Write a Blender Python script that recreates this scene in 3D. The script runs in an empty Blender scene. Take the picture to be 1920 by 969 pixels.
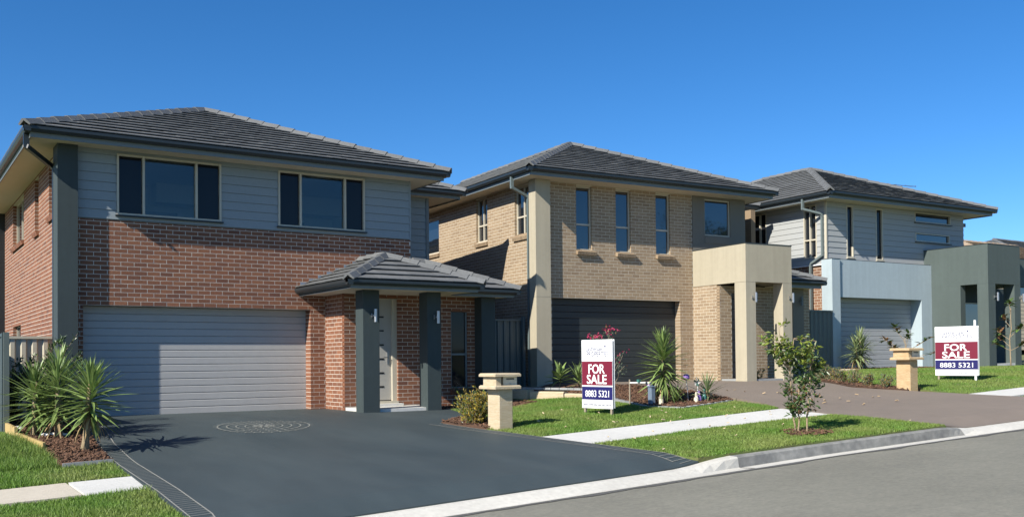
import bpy, math, random
import numpy as np
from mathutils import Vector, Matrix
random.seed(7); rng = np.random.default_rng(7)
C = bpy.context.scene.collection
S = bpy.context.scene
R = math.radians

# ------------------------------------------------------------------ camera, sky, sun, exposure
cd = bpy.data.cameras.new('camera'); cam = bpy.data.objects.new('camera', cd); C.objects.link(cam)
cd.sensor_width = 36.0; cd.lens = 33.96; cd.shift_y = 0.0821; cd.clip_start = 0.1; cd.clip_end = 3000
cam.matrix_world = Matrix(((0.83547, -0.00215, -0.54953, 0), (-0.54945, -0.02039, -0.83528, 0),
                           (-0.00941, 0.99979, -0.01822, 1.05), (0, 0, 0, 1)))
S.camera = cam
SUN_DIR = Vector((0.779, 0.217, -0.588)).normalized()          # the way the light travels
w = bpy.data.worlds.new('World'); S.world = w; w.use_nodes = True
nt = w.node_tree; bg = nt.nodes['Background']
sky = nt.nodes.new('ShaderNodeTexSky'); sky.sky_type = 'NISHITA'; sky.sun_disc = False
sky.sun_elevation = R(36.0); sky.sun_rotation = R(254.4)
sky.altitude = 100; sky.air_density = 0.75; sky.dust_density = 0.25; sky.ozone_density = 6.0
hs = nt.nodes.new('ShaderNodeHueSaturation'); hs.inputs['Saturation'].default_value = 1.20; hs.inputs['Value'].default_value = 1.0
nt.links.new(sky.outputs[0], hs.inputs['Color']); nt.links.new(hs.outputs[0], bg.inputs[0]); bg.inputs[1].default_value = 0.080
sl = bpy.data.lights.new('sun', 'SUN'); sun = bpy.data.objects.new('sun', sl); C.objects.link(sun)
sl.energy = 4.2; sl.angle = R(0.5); sl.color = (1.0, 0.95, 0.86)
sun.rotation_euler = SUN_DIR.to_track_quat('-Z', 'Y').to_euler(); sun.location = (-20, -6, 20)
S.view_settings.view_transform = 'Standard'; S.view_settings.look = 'None'
S.view_settings.exposure = 1.0; S.view_settings.gamma = 1.0

# ------------------------------------------------------------------ materials
def mat(name, col, rough=0.7, var=0.0, scale=4.0, bump=0.0, bscale=60.0, spec=0.5, metal=0.0, rnd=0.0, island=False,
        ramp=None, coat=0.0, trans=0.0, detail=4.0, stretch=None, col2=None, blot=0.0, streak=0.0):
    m = bpy.data.materials.new(name); m.use_nodes = True
    t = m.node_tree; N = t.nodes.new; L = t.links.new
    b = t.nodes['Principled BSDF']
    b.inputs['Roughness'].default_value = rough; b.inputs['Metallic'].default_value = metal
    b.inputs['Specular IOR Level'].default_value = spec
    b.inputs['Base Color'].default_value = (*col, 1)
    if coat: b.inputs['Coat Weight'].default_value = coat
    geo = N('ShaderNodeNewGeometry'); pos = geo.outputs['Position']
    if stretch:
        mp = N('ShaderNodeMapping'); mp.inputs['Scale'].default_value = stretch; L(pos, mp.inputs['Vector']); pos = mp.outputs[0]
    cur = None
    if ramp:
        oi = N('ShaderNodeObjectInfo'); ad = N('ShaderNodeMath'); ad.operation = 'ADD'
        L(oi.outputs['Random'], ad.inputs[0]); L(geo.outputs['Random Per Island'], ad.inputs[1])
        fr = N('ShaderNodeMath'); fr.operation = 'FRACT'; L(ad.outputs[0], fr.inputs[0])
        cr = N('ShaderNodeValToRGB'); cr.color_ramp.interpolation = 'LINEAR'
        e = cr.color_ramp.elements
        while len(e) < len(ramp): e.new(0.5)
        for i, c in enumerate(ramp):
            e[i].position = i / (len(ramp) - 1); e[i].color = (*c, 1)
        L(fr.outputs[0], cr.inputs[0]); cur = cr.outputs[0]
    if var or col2:
        no = N('ShaderNodeTexNoise'); no.inputs['Scale'].default_value = scale; no.inputs['Detail'].default_value = detail
        L(pos, no.inputs['Vector'])
        mx = N('ShaderNodeMix'); mx.data_type = 'RGBA'
        if col2:
            rr = N('ShaderNodeMapRange'); rr.inputs[1].default_value = 0.35; rr.inputs[2].default_value = 0.65
            L(no.outputs['Fac'], rr.inputs[0]); L(rr.outputs[0], mx.inputs['Factor'])
            if cur: L(cur, mx.inputs[6])
            else: mx.inputs[6].default_value = (*col, 1)
            mx.inputs[7].default_value = (*col2, 1); cur = mx.outputs[2]
        if var:
            hs = N('ShaderNodeHueSaturation'); mr = N('ShaderNodeMapRange')
            mr.inputs[1].default_value = 0.25; mr.inputs[2].default_value = 0.75
            mr.inputs[3].default_value = 1 - var; mr.inputs[4].default_value = 1 + var
            n2 = N('ShaderNodeTexNoise'); n2.inputs['Scale'].default_value = scale * 2.7; n2.inputs['Detail'].default_value = detail
            L(pos, n2.inputs['Vector']); L(n2.outputs['Fac'], mr.inputs[0]); L(mr.outputs[0], hs.inputs['Value'])
            if cur: L(cur, hs.inputs['Color'])
            else: hs.inputs['Color'].default_value = (*col, 1)
            cur = hs.outputs[0]
    if rnd:
        oi = N('ShaderNodeObjectInfo'); ad = N('ShaderNodeMath'); ad.operation = 'ADD'
        L(oi.outputs['Random'], ad.inputs[0]); L(geo.outputs['Random Per Island'], ad.inputs[1])
        fr = N('ShaderNodeMath'); fr.operation = 'FRACT'; L(ad.outputs[0], fr.inputs[0])
        hs = N('ShaderNodeHueSaturation'); mr = N('ShaderNodeMapRange')
        mr.inputs[3].default_value = 1 - rnd; mr.inputs[4].default_value = 1 + rnd
        L(fr.outputs[0], mr.inputs[0]); L(mr.outputs[0], hs.inputs['Value'])
        if cur: L(cur, hs.inputs['Color'])
        else: hs.inputs['Color'].default_value = (*col, 1)
        cur = hs.outputs[0]
    if blot:                                                       # soft weathering blotches
        nb = N('ShaderNodeTexNoise'); nb.inputs['Scale'].default_value = 0.55; nb.inputs['Detail'].default_value = 7
        nb.inputs['Roughness'].default_value = 0.62
        L(pos, nb.inputs['Vector']); mr = N('ShaderNodeMapRange')
        mr.inputs[1].default_value = 0.3; mr.inputs[2].default_value = 0.7
        mr.inputs[3].default_value = 1 - blot; mr.inputs[4].default_value = 1 + blot
        hs = N('ShaderNodeHueSaturation'); L(nb.outputs['Fac'], mr.inputs[0]); L(mr.outputs[0], hs.inputs['Value'])
        if cur: L(cur, hs.inputs['Color'])
        else: hs.inputs['Color'].default_value = (*col, 1)
        cur = hs.outputs[0]
    if streak:                                                     # faint vertical rain streaks
        mp = N('ShaderNodeMapping'); mp.inputs['Scale'].default_value = (9, 9, .5); L(geo.outputs['Position'], mp.inputs['Vector'])
        nb = N('ShaderNodeTexNoise'); nb.inputs['Scale'].default_value = 1; nb.inputs['Detail'].default_value = 6; L(mp.outputs[0], nb.inputs['Vector'])
        mr = N('ShaderNodeMapRange'); mr.inputs[1].default_value = .3; mr.inputs[2].default_value = .75
        mr.inputs[3].default_value = 1 + streak; mr.inputs[4].default_value = 1 - streak
        hs = N('ShaderNodeHueSaturation'); L(nb.outputs['Fac'], mr.inputs[0]); L(mr.outputs[0], hs.inputs['Value'])
        if cur: L(cur, hs.inputs['Color'])
        else: hs.inputs['Color'].default_value = (*col, 1)
        cur = hs.outputs[0]
    if cur: L(cur, b.inputs['Base Color'])
    if trans:                                                      # light passing through thin leaves
        tr = N('ShaderNodeBsdfTranslucent'); ms = N('ShaderNodeMixShader'); ms.inputs[0].default_value = trans
        if cur: L(cur, tr.inputs[0])
        else: tr.inputs[0].default_value = (*col, 1)
        out = t.nodes['Material Output']; L(b.outputs[0], ms.inputs[1]); L(tr.outputs[0], ms.inputs[2]); L(ms.outputs[0], out.inputs[0])
    if bump:
        nb = N('ShaderNodeTexNoise'); nb.inputs['Scale'].default_value = bscale; nb.inputs['Detail'].default_value = 5
        L(geo.outputs['Position'], nb.inputs['Vector'])
        bp = N('ShaderNodeBump'); bp.inputs['Strength'].default_value = bump; bp.inputs['Distance'].default_value = 0.02
        L(nb.outputs['Fac'], bp.inputs['Height']); L(bp.outputs[0], b.inputs['Normal'])
    return m

M = dict(
 brick_red=mat('red_brick', (.25, .1, .055), .85, var=.16, scale=30, bump=.35, bscale=120,
    ramp=[(.155, .062, .034), (.215, .086, .044), (.18, .073, .038), (.235, .098, .050), (.195, .080, .041), (.135, .055, .033)]),
 brick_tan=mat('tan_brick', (.33, .25, .17), .85, var=.10, scale=30, bump=.3, bscale=120,
    ramp=[(.262, .190, .118), (.31, .230, .147), (.285, .209, .130), (.238, .170, .106), (.325, .243, .156)]),
 brick_brown=mat('brown_brick', (.22, .11, .06), .85, var=.14, scale=30, bump=.3, bscale=120,
    ramp=[(.15, .075, .045), (.24, .125, .07), (.19, .095, .055), (.27, .15, .09)]),
 mortar=mat('cream_mortar', (.54, .495, .42), .95, var=.08, scale=25, bump=.3, bscale=150),
 mortar_tan=mat('pale_mortar', (.53, .48, .385), .95, var=.06, scale=25, bump=.3, bscale=150),
 charcoal=mat('charcoal_render', (.032, .046, .047), .75, var=.06, scale=3, bump=.12, bscale=220, streak=.06, blot=.06),
 beige=mat('beige_render', (.36, .32, .235), .85, var=.03, scale=3, bump=.12, bscale=220, streak=.06, blot=.05),
 taupe=mat('taupe_render', (.17, .155, .125), .85, var=.03, scale=3, bump=.12, bscale=220),
 white_r=mat('pale_grey_render', (.34, .405, .43), .85, var=.03, scale=3, bump=.12, bscale=220, streak=.06, blot=.05),
 green_r=mat('grey_green_render', (.066, .086, .080), .8, var=.04, scale=3, bump=.12, bscale=220, streak=.06, blot=.07),
 board_blue=mat('blue_grey_board', (.235, .27, .285), .65, var=.04, scale=6, bump=.05, bscale=90),
 board_grey=mat('light_grey_board', (.325, .335, .33), .65, var=.03, scale=6, bump=.05, bscale=90),
 board_tan=mat('tan_board', (.46, .39, .28), .7, var=.04, scale=6),
 door_grey=mat('grey_garage_panel', (.375, .368, .352), .5, var=.03, scale=3, bump=.05, bscale=140, blot=.04),
 door_dark=mat('dark_garage_panel', (.020, .026, .028), .5, var=.05, scale=3, bump=.05, bscale=140),
 door_mid=mat('mid_grey_garage_panel', (.345, .35, .35), .5, var=.03, scale=3, bump=.05, bscale=140),
 gutter=mat('dark_gutter', (.020, .026, .029), .35, var=.06, scale=5),
 gutter_pale=mat('grey_green_downpipe', (.12, .15, .15), .45, var=.06, scale=5),
 fascia=mat('grey_fascia', (.15, .178, .188), .5, var=.04, scale=5),
 soffit=mat('cream_soffit', (.58, .51, .40), .8, var=.03, scale=3),
 trim=mat('cream_window_frame', (.46, .42, .33), .45, var=.03, scale=5),
 tile=mat('grey_roof_tile', (.118, .122, .122), .75, var=.14, scale=8, bump=.4, bscale=90, rnd=.12, blot=.10),
 tile_tan=mat('tan_roof_tile', (.33, .25, .17), .8, var=.12, scale=8, bump=.4, bscale=90, rnd=.1),
 under=mat('roof_underlay', (.02, .02, .022), .9),
 lead=mat('lead_flashing', (.30, .36, .42), .35, metal=.6, var=.15, scale=12),
 steel=mat('brushed_steel', (.45, .45, .45), .42, metal=1.0),
 door_cream=mat('cream_door_leaf', (.36, .345, .31), .45, var=.03, scale=4),
 door_brown=mat('dark_door_leaf', (.075, .068, .07), .45, var=.05, scale=4),
 slot=mat('dark_slot', (.012, .012, .014), .3),
 concrete=mat('pale_concrete', (.53, .52, .48), .9, var=.07, scale=5, bump=.25, bscale=120, blot=.07),
 kerb=mat('kerb_concrete', (.50, .48, .425), .9, var=.10, scale=6, bump=.35, bscale=90, blot=.12),
 kerb_old=mat('weathered_kerb', (.24, .235, .215), .9, var=.16, scale=5, bump=.35, bscale=90, col2=(.155, .155, .145), blot=.25),
 asphalt=mat('asphalt', (.200, .192, .152), .92, var=.15, scale=9, bump=.6, bscale=160, detail=9, stretch=(.8, 1.15, 1), col2=(.178, .171, .136), blot=.13),
 drive_blue=mat('slate_driveway', (.036, .050, .053), .62, var=.05, scale=1.3, stretch=(1.3, .35, 1), col2=(.044, .058, .060), bump=.22, bscale=170, blot=.15),
 drive_line=mat('pale_driveway_line', (.22, .215, .19), .8, var=.2, scale=14),
 drive_brown=mat('brown_driveway', (.185, .15, .118), .8, var=.05, scale=1.5, bump=.3, bscale=170, blot=.07),
 lawn=mat('lawn_soil', (.095, .145, .024), .95, var=.25, scale=5, bump=.6, bscale=60, col2=(.12, .125, .04)),
 earth=mat('earth', (.16, .15, .075), .95, var=.2, scale=2, col2=(.09, .12, .035)),
 mulch=mat('mulch_bark', (.12, .062, .035), .95, var=.35, scale=30, bump=.8, bscale=50, rnd=.45),
 sandstone=mat('sandstone', (.47, .35, .20), .9, var=.12, scale=5, bump=.4, bscale=50, stretch=(1.5, 1.5, 9), col2=(.40, .27, .14), blot=.08),
 sandstone_pale=mat('pale_sandstone', (.46, .385, .265), .9, var=.07, scale=5, bump=.35, bscale=60, stretch=(1.5, 1.5, 9), col2=(.41, .325, .205), blot=.08),
 timber=mat('yellow_timber', (.42, .30, .12), .8, var=.15, scale=14, stretch=(1, 1, 8)),
 stake=mat('grey_timber', (.26, .22, .16), .85, var=.15, scale=14, stretch=(1, 1, 6)),
 paving=mat('grey_edging', (.25, .26, .26), .9, var=.12, scale=9, rnd=.12),
 fence_dark=mat('dark_green_fence', (.045, .062, .066), .5, var=.05, scale=3),
 fence_grey=mat('grey_fence', (.105, .125, .115), .5, var=.05, scale=3),
 fence_cream=mat('cream_fence', (.46, .42, .32), .5, var=.04, scale=3),
 sign_white=mat('sign_white', (.80, .80, .79), .5), sign_red=mat('sign_red', (.150, .008, .026), .5),
 sign_blue=mat('sign_navy', (.012, .011, .095), .5), ink=mat('logo_ink', (.065, .07, .14), .6),
 yucca=mat('yucca_leaf', (.175, .245, .072), .42, rnd=.35, var=.2, scale=9, trans=.18, spec=.6),
 yucca_pale=mat('pale_yucca_leaf', (.22, .27, .12), .45, rnd=.3, var=.2, scale=9, trans=.18),
 trunk=mat('yucca_trunk', (.25, .19, .11), .9, var=.3, scale=20, bump=.8, bscale=40, stretch=(1, 1, 3)),
 bark=mat('young_bark', (.28, .21, .13), .9, var=.25, scale=20, bump=.6, bscale=50),
 leaf_dark=mat('dark_leaf', (.045, .085, .02), .4, rnd=.5, trans=.2, spec=.6),
 leaf_lime=mat('lime_leaf', (.17, .21, .03), .42, rnd=.4, trans=.3, spec=.6),
 leaf_mid=mat('mid_leaf', (.09, .15, .035), .42, rnd=.45, trans=.25, spec=.6),
 leaf_gold=mat('golden_leaf', (.36, .265, .04), .55, rnd=.45, trans=.25),
 leaf_grey=mat('grey_green_leaf', (.09, .12, .075), .6, rnd=.4, trans=.2),
 leaf_red=mat('bronze_leaf', (.17, .09, .04), .5, rnd=.4, trans=.25),
 pink=mat('magenta_bract', (.42, .03, .10), .6, rnd=.35, trans=.35),
 purple=mat('purple_plastic', (.24, .13, .38), .35), teal=mat('teal_plastic', (.05, .16, .14), .4),
 post_blue=mat('blue_grey_post', (.13, .17, .22), .6, var=.1, scale=8), cream_p=mat('cream_plastic', (.62, .56, .42), .5),
 white_p=mat('white_pipe', (.72, .72, .70), .45), wire=mat('aerial_metal', (.20, .20, .21), .45, metal=.6),
)
def grass_mat():
    m = mat('grass_blade', (.125, .235, .03), .6, rnd=.35, trans=.3, col2=(.215, .27, .065), scale=1.1, detail=5)
    return m
M['grass'] = grass_mat()
def glass(name, tint, ior):
    m = bpy.data.materials.new(name); m.use_nodes = True
    b = m.node_tree.nodes['Principled BSDF']
    b.inputs['Base Color'].default_value = (*tint, 1); b.inputs['Roughness'].default_value = .03
    b.inputs['IOR'].default_value = ior; b.inputs['Specular IOR Level'].default_value = .5
    N = m.node_tree.nodes.new; L = m.node_tree.links.new       # slight waviness of float glass
    n = N('ShaderNodeTexNoise'); n.inputs['Scale'].default_value = 1.3
    g = N('ShaderNodeNewGeometry'); L(g.outputs['Position'], n.inputs['Vector'])
    bp = N('ShaderNodeBump'); bp.inputs['Strength'].default_value = .05; bp.inputs['Distance'].default_value = .03
    L(n.outputs['Fac'], bp.inputs['Height']); L(bp.outputs[0], b.inputs['Normal'])
    return m
M['glass'] = glass('window_glass', (.010, .014, .020), 2.1)
M['glass_soft'] = glass('soft_window_glass', (.012, .017, .020), 1.52)
def clear_glass():
    m = bpy.data.materials.new('clear_glass'); m.use_nodes = True; t = m.node_tree; N = t.nodes.new; L = t.links.new
    t.nodes.remove(t.nodes['Principled BSDF'])
    tr = N('ShaderNodeBsdfTransparent'); tr.inputs[0].default_value = (.86, .92, .93, 1)
    gl = N('ShaderNodeBsdfGlossy'); gl.inputs['Roughness'].default_value = .02
    fr = N('ShaderNodeFresnel'); fr.inputs['IOR'].default_value = 1.62; mx = N('ShaderNodeMixShader')
    L(fr.outputs[0], mx.inputs[0]); L(tr.outputs[0], mx.inputs[1]); L(gl.outputs[0], mx.inputs[2]); L(mx.outputs[0], t.nodes['Material Output'].inputs[0])
    return m
M['glass_clear'] = clear_glass()
M['room'] = mat('room_paint', (.62, .60, .55), .9)
M['glass_dark'] = glass('screened_glass', (.012, .013, .016), 1.35)

# ------------------------------------------------------------------ mesh helpers
class MB:
    def __init__(s): s.v = []; s.f = []
    def add(s, vs, fs):
        n = len(s.v); s.v += [tuple(p) for p in vs]; s.f += [tuple(n + i for i in f) for f in fs]; return s
    def box(s, x0, x1, y0, y1, z0, z1):
        return s.add([(x0,y0,z0),(x1,y0,z0),(x1,y1,z0),(x0,y1,z0),(x0,y0,z1),(x1,y0,z1),(x1,y1,z1),(x0,y1,z1)],
            [(0,3,2,1),(4,5,6,7),(0,1,5,4),(1,2,6,5),(2,3,7,6),(3,0,4,7)])
    def bevbox(s, x0, x1, y0, y1, z0, z1, b=.012):               # chamfered vertical edges and top rim
        pts = [(x0+b,y0),(x1-b,y0),(x1,y0+b),(x1,y1-b),(x1-b,y1),(x0+b,y1),(x0,y1-b),(x0,y0+b)]
        cx, cy = (x0+x1)/2, (y0+y1)/2
        inn = [(px-math.copysign(b,px-cx), py-math.copysign(b,py-cy)) for px,py in pts]
        v = [(px,py,z0) for px,py in pts]+[(px,py,z1-b) for px,py in pts]+[(px,py,z1) for px,py in inn]
        f = [tuple(range(7,-1,-1)), tuple(range(16,24))]
        for k in (0,8):
            for i in range(8): j=(i+1)%8; f.append((k+i,k+j,k+8+j,k+8+i))
        return s.add(v,f)
    def quad(s, a, b, c, d): return s.add([a,b,c,d],[(0,1,2,3)])
    def prism(s, prof, p0, p1, side, up=Vector((0,0,1)), cap=True):   # profile (a along side, b along up) swept p0->p1
        p0=Vector(p0); p1=Vector(p1); side=Vector(side); n=len(prof)
        v=[p0+side*a+up*b for a,b in prof]+[p1+side*a+up*b for a,b in prof]
        f=[(i,(i+1)%n,n+(i+1)%n,n+i) for i in range(n)]
        if cap: f+= [tuple(range(n-1,-1,-1)), tuple(range(n,2*n))]
        return s.add(v,f)
    def tube(s, pts, rad, seg=8, cap=True):
        pts=[Vector(p) for p in pts]; rad=rad if isinstance(rad,(list,tuple)) else [rad]*len(pts)
        rings=[]
        for i,p in enumerate(pts):
            d=(pts[min(i+1,len(pts)-1)]-pts[max(i-1,0)]).normalized()
            a=d.cross(Vector((0,1,0)) if abs(d.y)<.9 else Vector((1,0,0))).normalized(); b=d.cross(a)
            rings.append([p+(a*math.cos(2*math.pi*k/seg)+b*math.sin(2*math.pi*k/seg))*rad[i] for k in range(seg)])
        v=[q for r in rings for q in r]; f=[]
        for i in range(len(pts)-1):
            for k in range(seg):
                f.append((i*seg+k,i*seg+(k+1)%seg,(i+1)*seg+(k+1)%seg,(i+1)*seg+k))
        if cap: f+=[tuple(range(seg-1,-1,-1)), tuple((len(pts)-1)*seg+k for k in range(seg))]
        return s.add(v,f)
    def mesh(s, name, m, base=(0,0,0), smooth=False):
        me=bpy.data.meshes.new(name); b=base
        me.from_pydata([(p[0]-b[0],p[1]-b[1],p[2]-b[2]) for p in s.v],[],s.f)
        if m: me.materials.append(m)
        if smooth: me.polygons.foreach_set('use_smooth',[True]*len(me.polygons))
        me.update(); return me
    def build(s, name, m, parent=None, base=(0,0,0), smooth=False):
        return link(name, s.mesh(name,m,base,smooth), parent)
def link(name, me, parent=None, loc=None, rot=None, scale=None, matrix=None):
    o=bpy.data.objects.new(name,me); C.objects.link(o)
    if parent: o.parent=parent
    if matrix is not None: o.matrix_basis=matrix
    if loc is not None: o.location=loc
    if rot is not None: o.rotation_euler=rot
    if scale is not None: o.scale=scale
    return o
def tag(o, label=None, cat=None, group=None, kind=None):
    for k,v in (('label',label),('category',cat),('group',group),('kind',kind)):
        if v: o[k]=v
    return o
def thing(name, label, cat, loc=(0,0,0), rz=0, group=None):
    o=link(name,None,None,loc,(0,0,rz)); return tag(o,label,cat,group)

# ------------------------------------------------------------------ the lie of the land
def sm(a,b,x):
    t=min(1,max(0,(x-a)/(b-a))); return t*t*(3-2*t)
def lp(x,P):
    if x<=P[0][0]: return P[0][1]
    for (a,u),(b,v) in zip(P,P[1:]):
        if x<=b: return u+(v-u)*(x-a)/(b-a)
    return P[-1][1]
PAD=[(-3,-.12),(1,0),(11.6,0),(14.4,.40),(21.5,.42),(24.5,.67),(33,.67),(45,1.2),(75,2.3)]
def K(x): return -.61+.04*min(max(x,-60),90)                      # kerb height
def YK(x): return 9.05-max(0,x-11)*.05                            # back of the kerb
def G(x,y):
    pl=K(x)+.034*(min(y,24)-8.6); wt=sm(13.5,17.8,y)
    return pl+wt*(lp(x,PAD)-pl)
def sheet(name, a, b, nu, nv, m, h=0.0, zf=None, kind='structure', label=None, skirt=0.0, parent=None):
    """loft between polylines a and b (x,y), draped on the land"""
    zf=zf or G
    def at(pl,t):
        k=t*(len(pl)-1); i=min(int(k),len(pl)-2); r=k-i
        return (pl[i][0]+(pl[i+1][0]-pl[i][0])*r, pl[i][1]+(pl[i+1][1]-pl[i][1])*r)
    v=[];f=[]
    for i in range(nu+1):
        p=at(a,i/nu); q=at(b,i/nu)
        for j in range(nv+1):
            t=j/nv; x=p[0]+(q[0]-p[0])*t; y=p[1]+(q[1]-p[1])*t
            v.append((x,y,zf(x,y)+h))
    for i in range(nu):
        for j in range(nv):
            k=i*(nv+1)+j; f.append((k,k+nv+1,k+nv+2,k+1))
    if v and Vector(v[f[0][1]]).xy is not None:
        n=(Vector(v[f[0][1]])-Vector(v[f[0][0]])).cross(Vector(v[f[0][2]])-Vector(v[f[0][0]]))
        if n.z<0: f=[tuple(reversed(q)) for q in f]
    if skirt:
        ring=[j for j in range(nv+1)]+[i*(nv+1)+nv for i in range(1,nu+1)]+[nu*(nv+1)+j for j in range(nv-1,-1,-1)]+[i*(nv+1) for i in range(nu-1,0,-1)]
        base=len(v)
        for k in ring: v.append((v[k][0],v[k][1],v[k][2]-skirt))
        for i in range(len(ring)):
            j=(i+1)%len(ring); f.append((ring[i],ring[j],base+j,base+i))
    mb=MB(); mb.add(v,f)
    o=mb.build(name,m,parent,smooth=False)
    if kind: o['kind']=kind
    return o

# base ground: one sheet to the horizon
def ground():
    xs=[-1500,-400,-120,-60,-30]+list(np.arange(-20,60.1,2))+[70,90,140,400,1500]
    ys=[-1500,-400,-120,-40,-16,-9,-4,2,6,8.3,8.8,9.3]+list(np.arange(10,30,1.5))+[34,45,60,120,400,1500]
    v=[];f=[]
    for x in xs:
        for y in ys:
            if y<9.0: z=K(x)-.22
            else: z=G(x,y)-.07
            v.append((x,y,z))
    n=len(ys)
    for i in range(len(xs)-1):
        for j in range(n-1): f.append((i*n+j,(i+1)*n+j,(i+1)*n+j+1,i*n+j+1))
    tag(MB().add(v,f).build('ground',M['earth']),kind='structure')
ground()
zr=lambda x,y: K(x)-.135+.02*math.sin(math.pi*min(1,max(0,(8.7-y)/10)))
XS=[-40,-20,0]+[2*i for i in range(1,24)]+[60,90]
def along(dy): return [(x,YK(x)+dy) for x in np.linspace(-30,60,91)]
sheet('road',along(-.33),along(-9.5),90,8,M['asphalt'],0,zr)
# darker band and hairline tar marks where the asphalt meets the gutter
tx=np.linspace(-4,16,121)
sheet('asphalt_edge',[(x,YK(x)-.378) for x in tx],[(x,YK(x)-.43-.05*abs(math.sin(x*1.7)+.6*math.sin(x*4.3)+.3*math.sin(x*11))) for x in tx],120,1,mat('tar_edge',(.085,.083,.076),.9,var=.3,scale=20),.006,zr)
sheet('far_verge',along(-9.8),along(-24),40,4,M['lawn'],-.05,lambda x,y:K(x))
sheet('far_kerb',along(-9.49),along(-9.8),60,1,M['kerb'],.0,lambda x,y:K(x)-.03)

# kerb and gutter: swept profile that dips at the two driveway crossings
def full(x):                                                       # 1 = full height kerb, 0 = laid-back crossing
    return max(sm(8.35,9.45,x)*(1-sm(13.75,14.7,x)), 1-sm(1.7,2.5,x), sm(19.0,19.9,x))
def kerb_run(name, x0, x1, m, n):
    v=[];f=[]
    for i in range(n+1):
        x=x0+(x1-x0)*i/n; k=full(x); y=YK(x); z=K(x); zt=z-.075*(1-k); j=1-k
        pts=[(-.38,z-.133),(-.13-.10*j,z-.147),(-.105-.08*j,z-.141+.012*j),(-.085+.02*j,zt-.02-.004*j),(-.06+.05*j,zt-.003),(.10,zt),(.10,z-.3)]
        v+=[(x,y+a,b) for a,b in pts]
    c=7
    for i in range(n):
        for q in range(c-1): f.append((i*c+q,(i+1)*c+q,(i+1)*c+q+1,i*c+q+1))
    tag(MB().add(v,f).build(name,m),kind='structure')
kerb_run('kerb',-30,9.42,M['kerb'],160)
kerb_run('kerb',9.424,14.2,M['kerb_old'],40)
kerb_run('kerb',14.204,60,M['kerb'],120)
# paler gutter strip in front of the weathered kerb
gx=np.linspace(9.43,14.2,21)
sheet('gutter_strip',[(x,YK(x)-.385) for x in gx],[(x,YK(x)-.135) for x in gx],20,3,M['kerb'],0,lambda x,y:K(x)-.128-.014*max(0,min(1,(y-YK(x)+.38)/.25)))

# driveways, paths
DL=[(2.50,9.11),(2.62,11.3),(2.68,13.4),(2.72,15.4),(2.9,17.4),(3.28,20.1)]
DR=[(8.86,9.12),(8.61,11.3),(8.44,13.0),(8.22,14.75),(8.5,17.4),(8.29,20.1)]
dz=lambda x,y:G(x,y)-.098*(1-sm(0,.6,y-YK(x)-.04))*(1-full(x))                # drives run down to the laid-back kerb
sheet('driveway',DL,DR,90,40,M['drive_blue'],.022,dz,skirt=.12)
sheet('driveway_apron',[(8.2,14.8),(8.5,17.4),(8.25,19.0)],[(8.9,15.2),(10.9,17.3),(10.9,19.0)],20,14,M['drive_blue'],.018,skirt=.1)
sheet('driveway_apron',[(3.30,20.1),(3.34,20.42)],[(7.96,20.1),(7.96,20.42)],2,20,M['drive_blue'],.022,skirt=.1)
BL=[(14.02,8.99),(14.02,11.2),(14.2,12.4),(14.75,13.4),(14.95,14.3),(14.95,16.5),(14.7,18.6),(14.7,20.6)]
BR=[(19.3,8.68),(19.0,10.6),(18.86,12.0),(18.78,13.0),(18.7,14.3),(19.6,15.8),(20.6,17.6),(20.6,20.6)]
sheet('driveway',BL,BR,90,30,M['drive_brown'],.022,dz,skirt=.12)
sheet('path',[(8.62,11.06),(11.3,11.22),(14.02,11.12)],[(8.57,12.24),(11.3,12.33),(14.18,12.40)],24,6,M['concrete'],.012,skirt=.1)
sheet('path',[(-12,11.7),(1.935,11.76)],[(-12,12.85),(1.915,12.78)],30,5,mat('sandy_concrete',(.47,.42,.335),.9,var=.08,scale=5,bump=.25,bscale=120,blot=.08),.012,skirt=.1)
sheet('path',[(1.965,11.66),(2.61,11.62)],[(1.945,12.76),(2.66,12.72)],6,5,M['concrete'],.014,skirt=.1)
sheet('path',[(18.93,10.75),(24,10.8),(40,10.4)],[(18.88,11.6),(24,11.7),(40,11.3)],30,4,M['concrete'],.012,skirt=.1)

# ------------------------------------------------------------------ house kit
CAMP=Vector((0,0,1.05)); CAMI=cam.matrix_world.inverted()
def seen(p):
    q=CAMI@Vector(p)
    if q.z>-1: return False
    x=.5+q.x/-q.z*33.96/36; y=.5*516/1024*0+ (q.y/-q.z*33.96/36-.0821)
    return -.01<x<1.01 and abs(y)<.26
class House:
    def __init__(s,name,label,cat,base,ang):
        s.base=Vector(base); s.ang=ang
        c,n=math.cos(ang),math.sin(ang)
        s.loc=Vector((c*base[0]-n*base[1],n*base[0]+c*base[1],base[2]))
        s.root=thing(name,label,cat,s.loc,ang); s.bricks=[]; s.tiles=[]; s.caps=[]
    def world(s,p):
        c,n=math.cos(s.ang),math.sin(s.ang); return Vector((c*p[0]-n*p[1],n*p[0]+c*p[1],p[2]))
    def part(s,name,mb,m,parent=None,smooth=False): return mb.build(name,m,parent or s.root,s.base,smooth)
class Wall:                                                        # u runs along the wall, n goes inward, seen from outside
    def __init__(s,o,ang): s.o=o; s.c=math.cos(ang); s.s=math.sin(ang); s.ang=ang
    def p(s,u,n,z): return (s.o[0]+s.c*u-s.s*n, s.o[1]+s.s*u+s.c*n, z)
    def box(s,mb,u0,u1,n0,n1,z0,z1):
        P=s.p
        return mb.add([P(u0,n0,z0),P(u1,n0,z0),P(u1,n1,z0),P(u0,n1,z0),P(u0,n0,z1),P(u1,n0,z1),P(u1,n1,z1),P(u0,n1,z1)],
            [(0,3,2,1),(4,5,6,7),(0,1,5,4),(1,2,6,5),(2,3,7,6),(3,0,4,7)])
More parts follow.
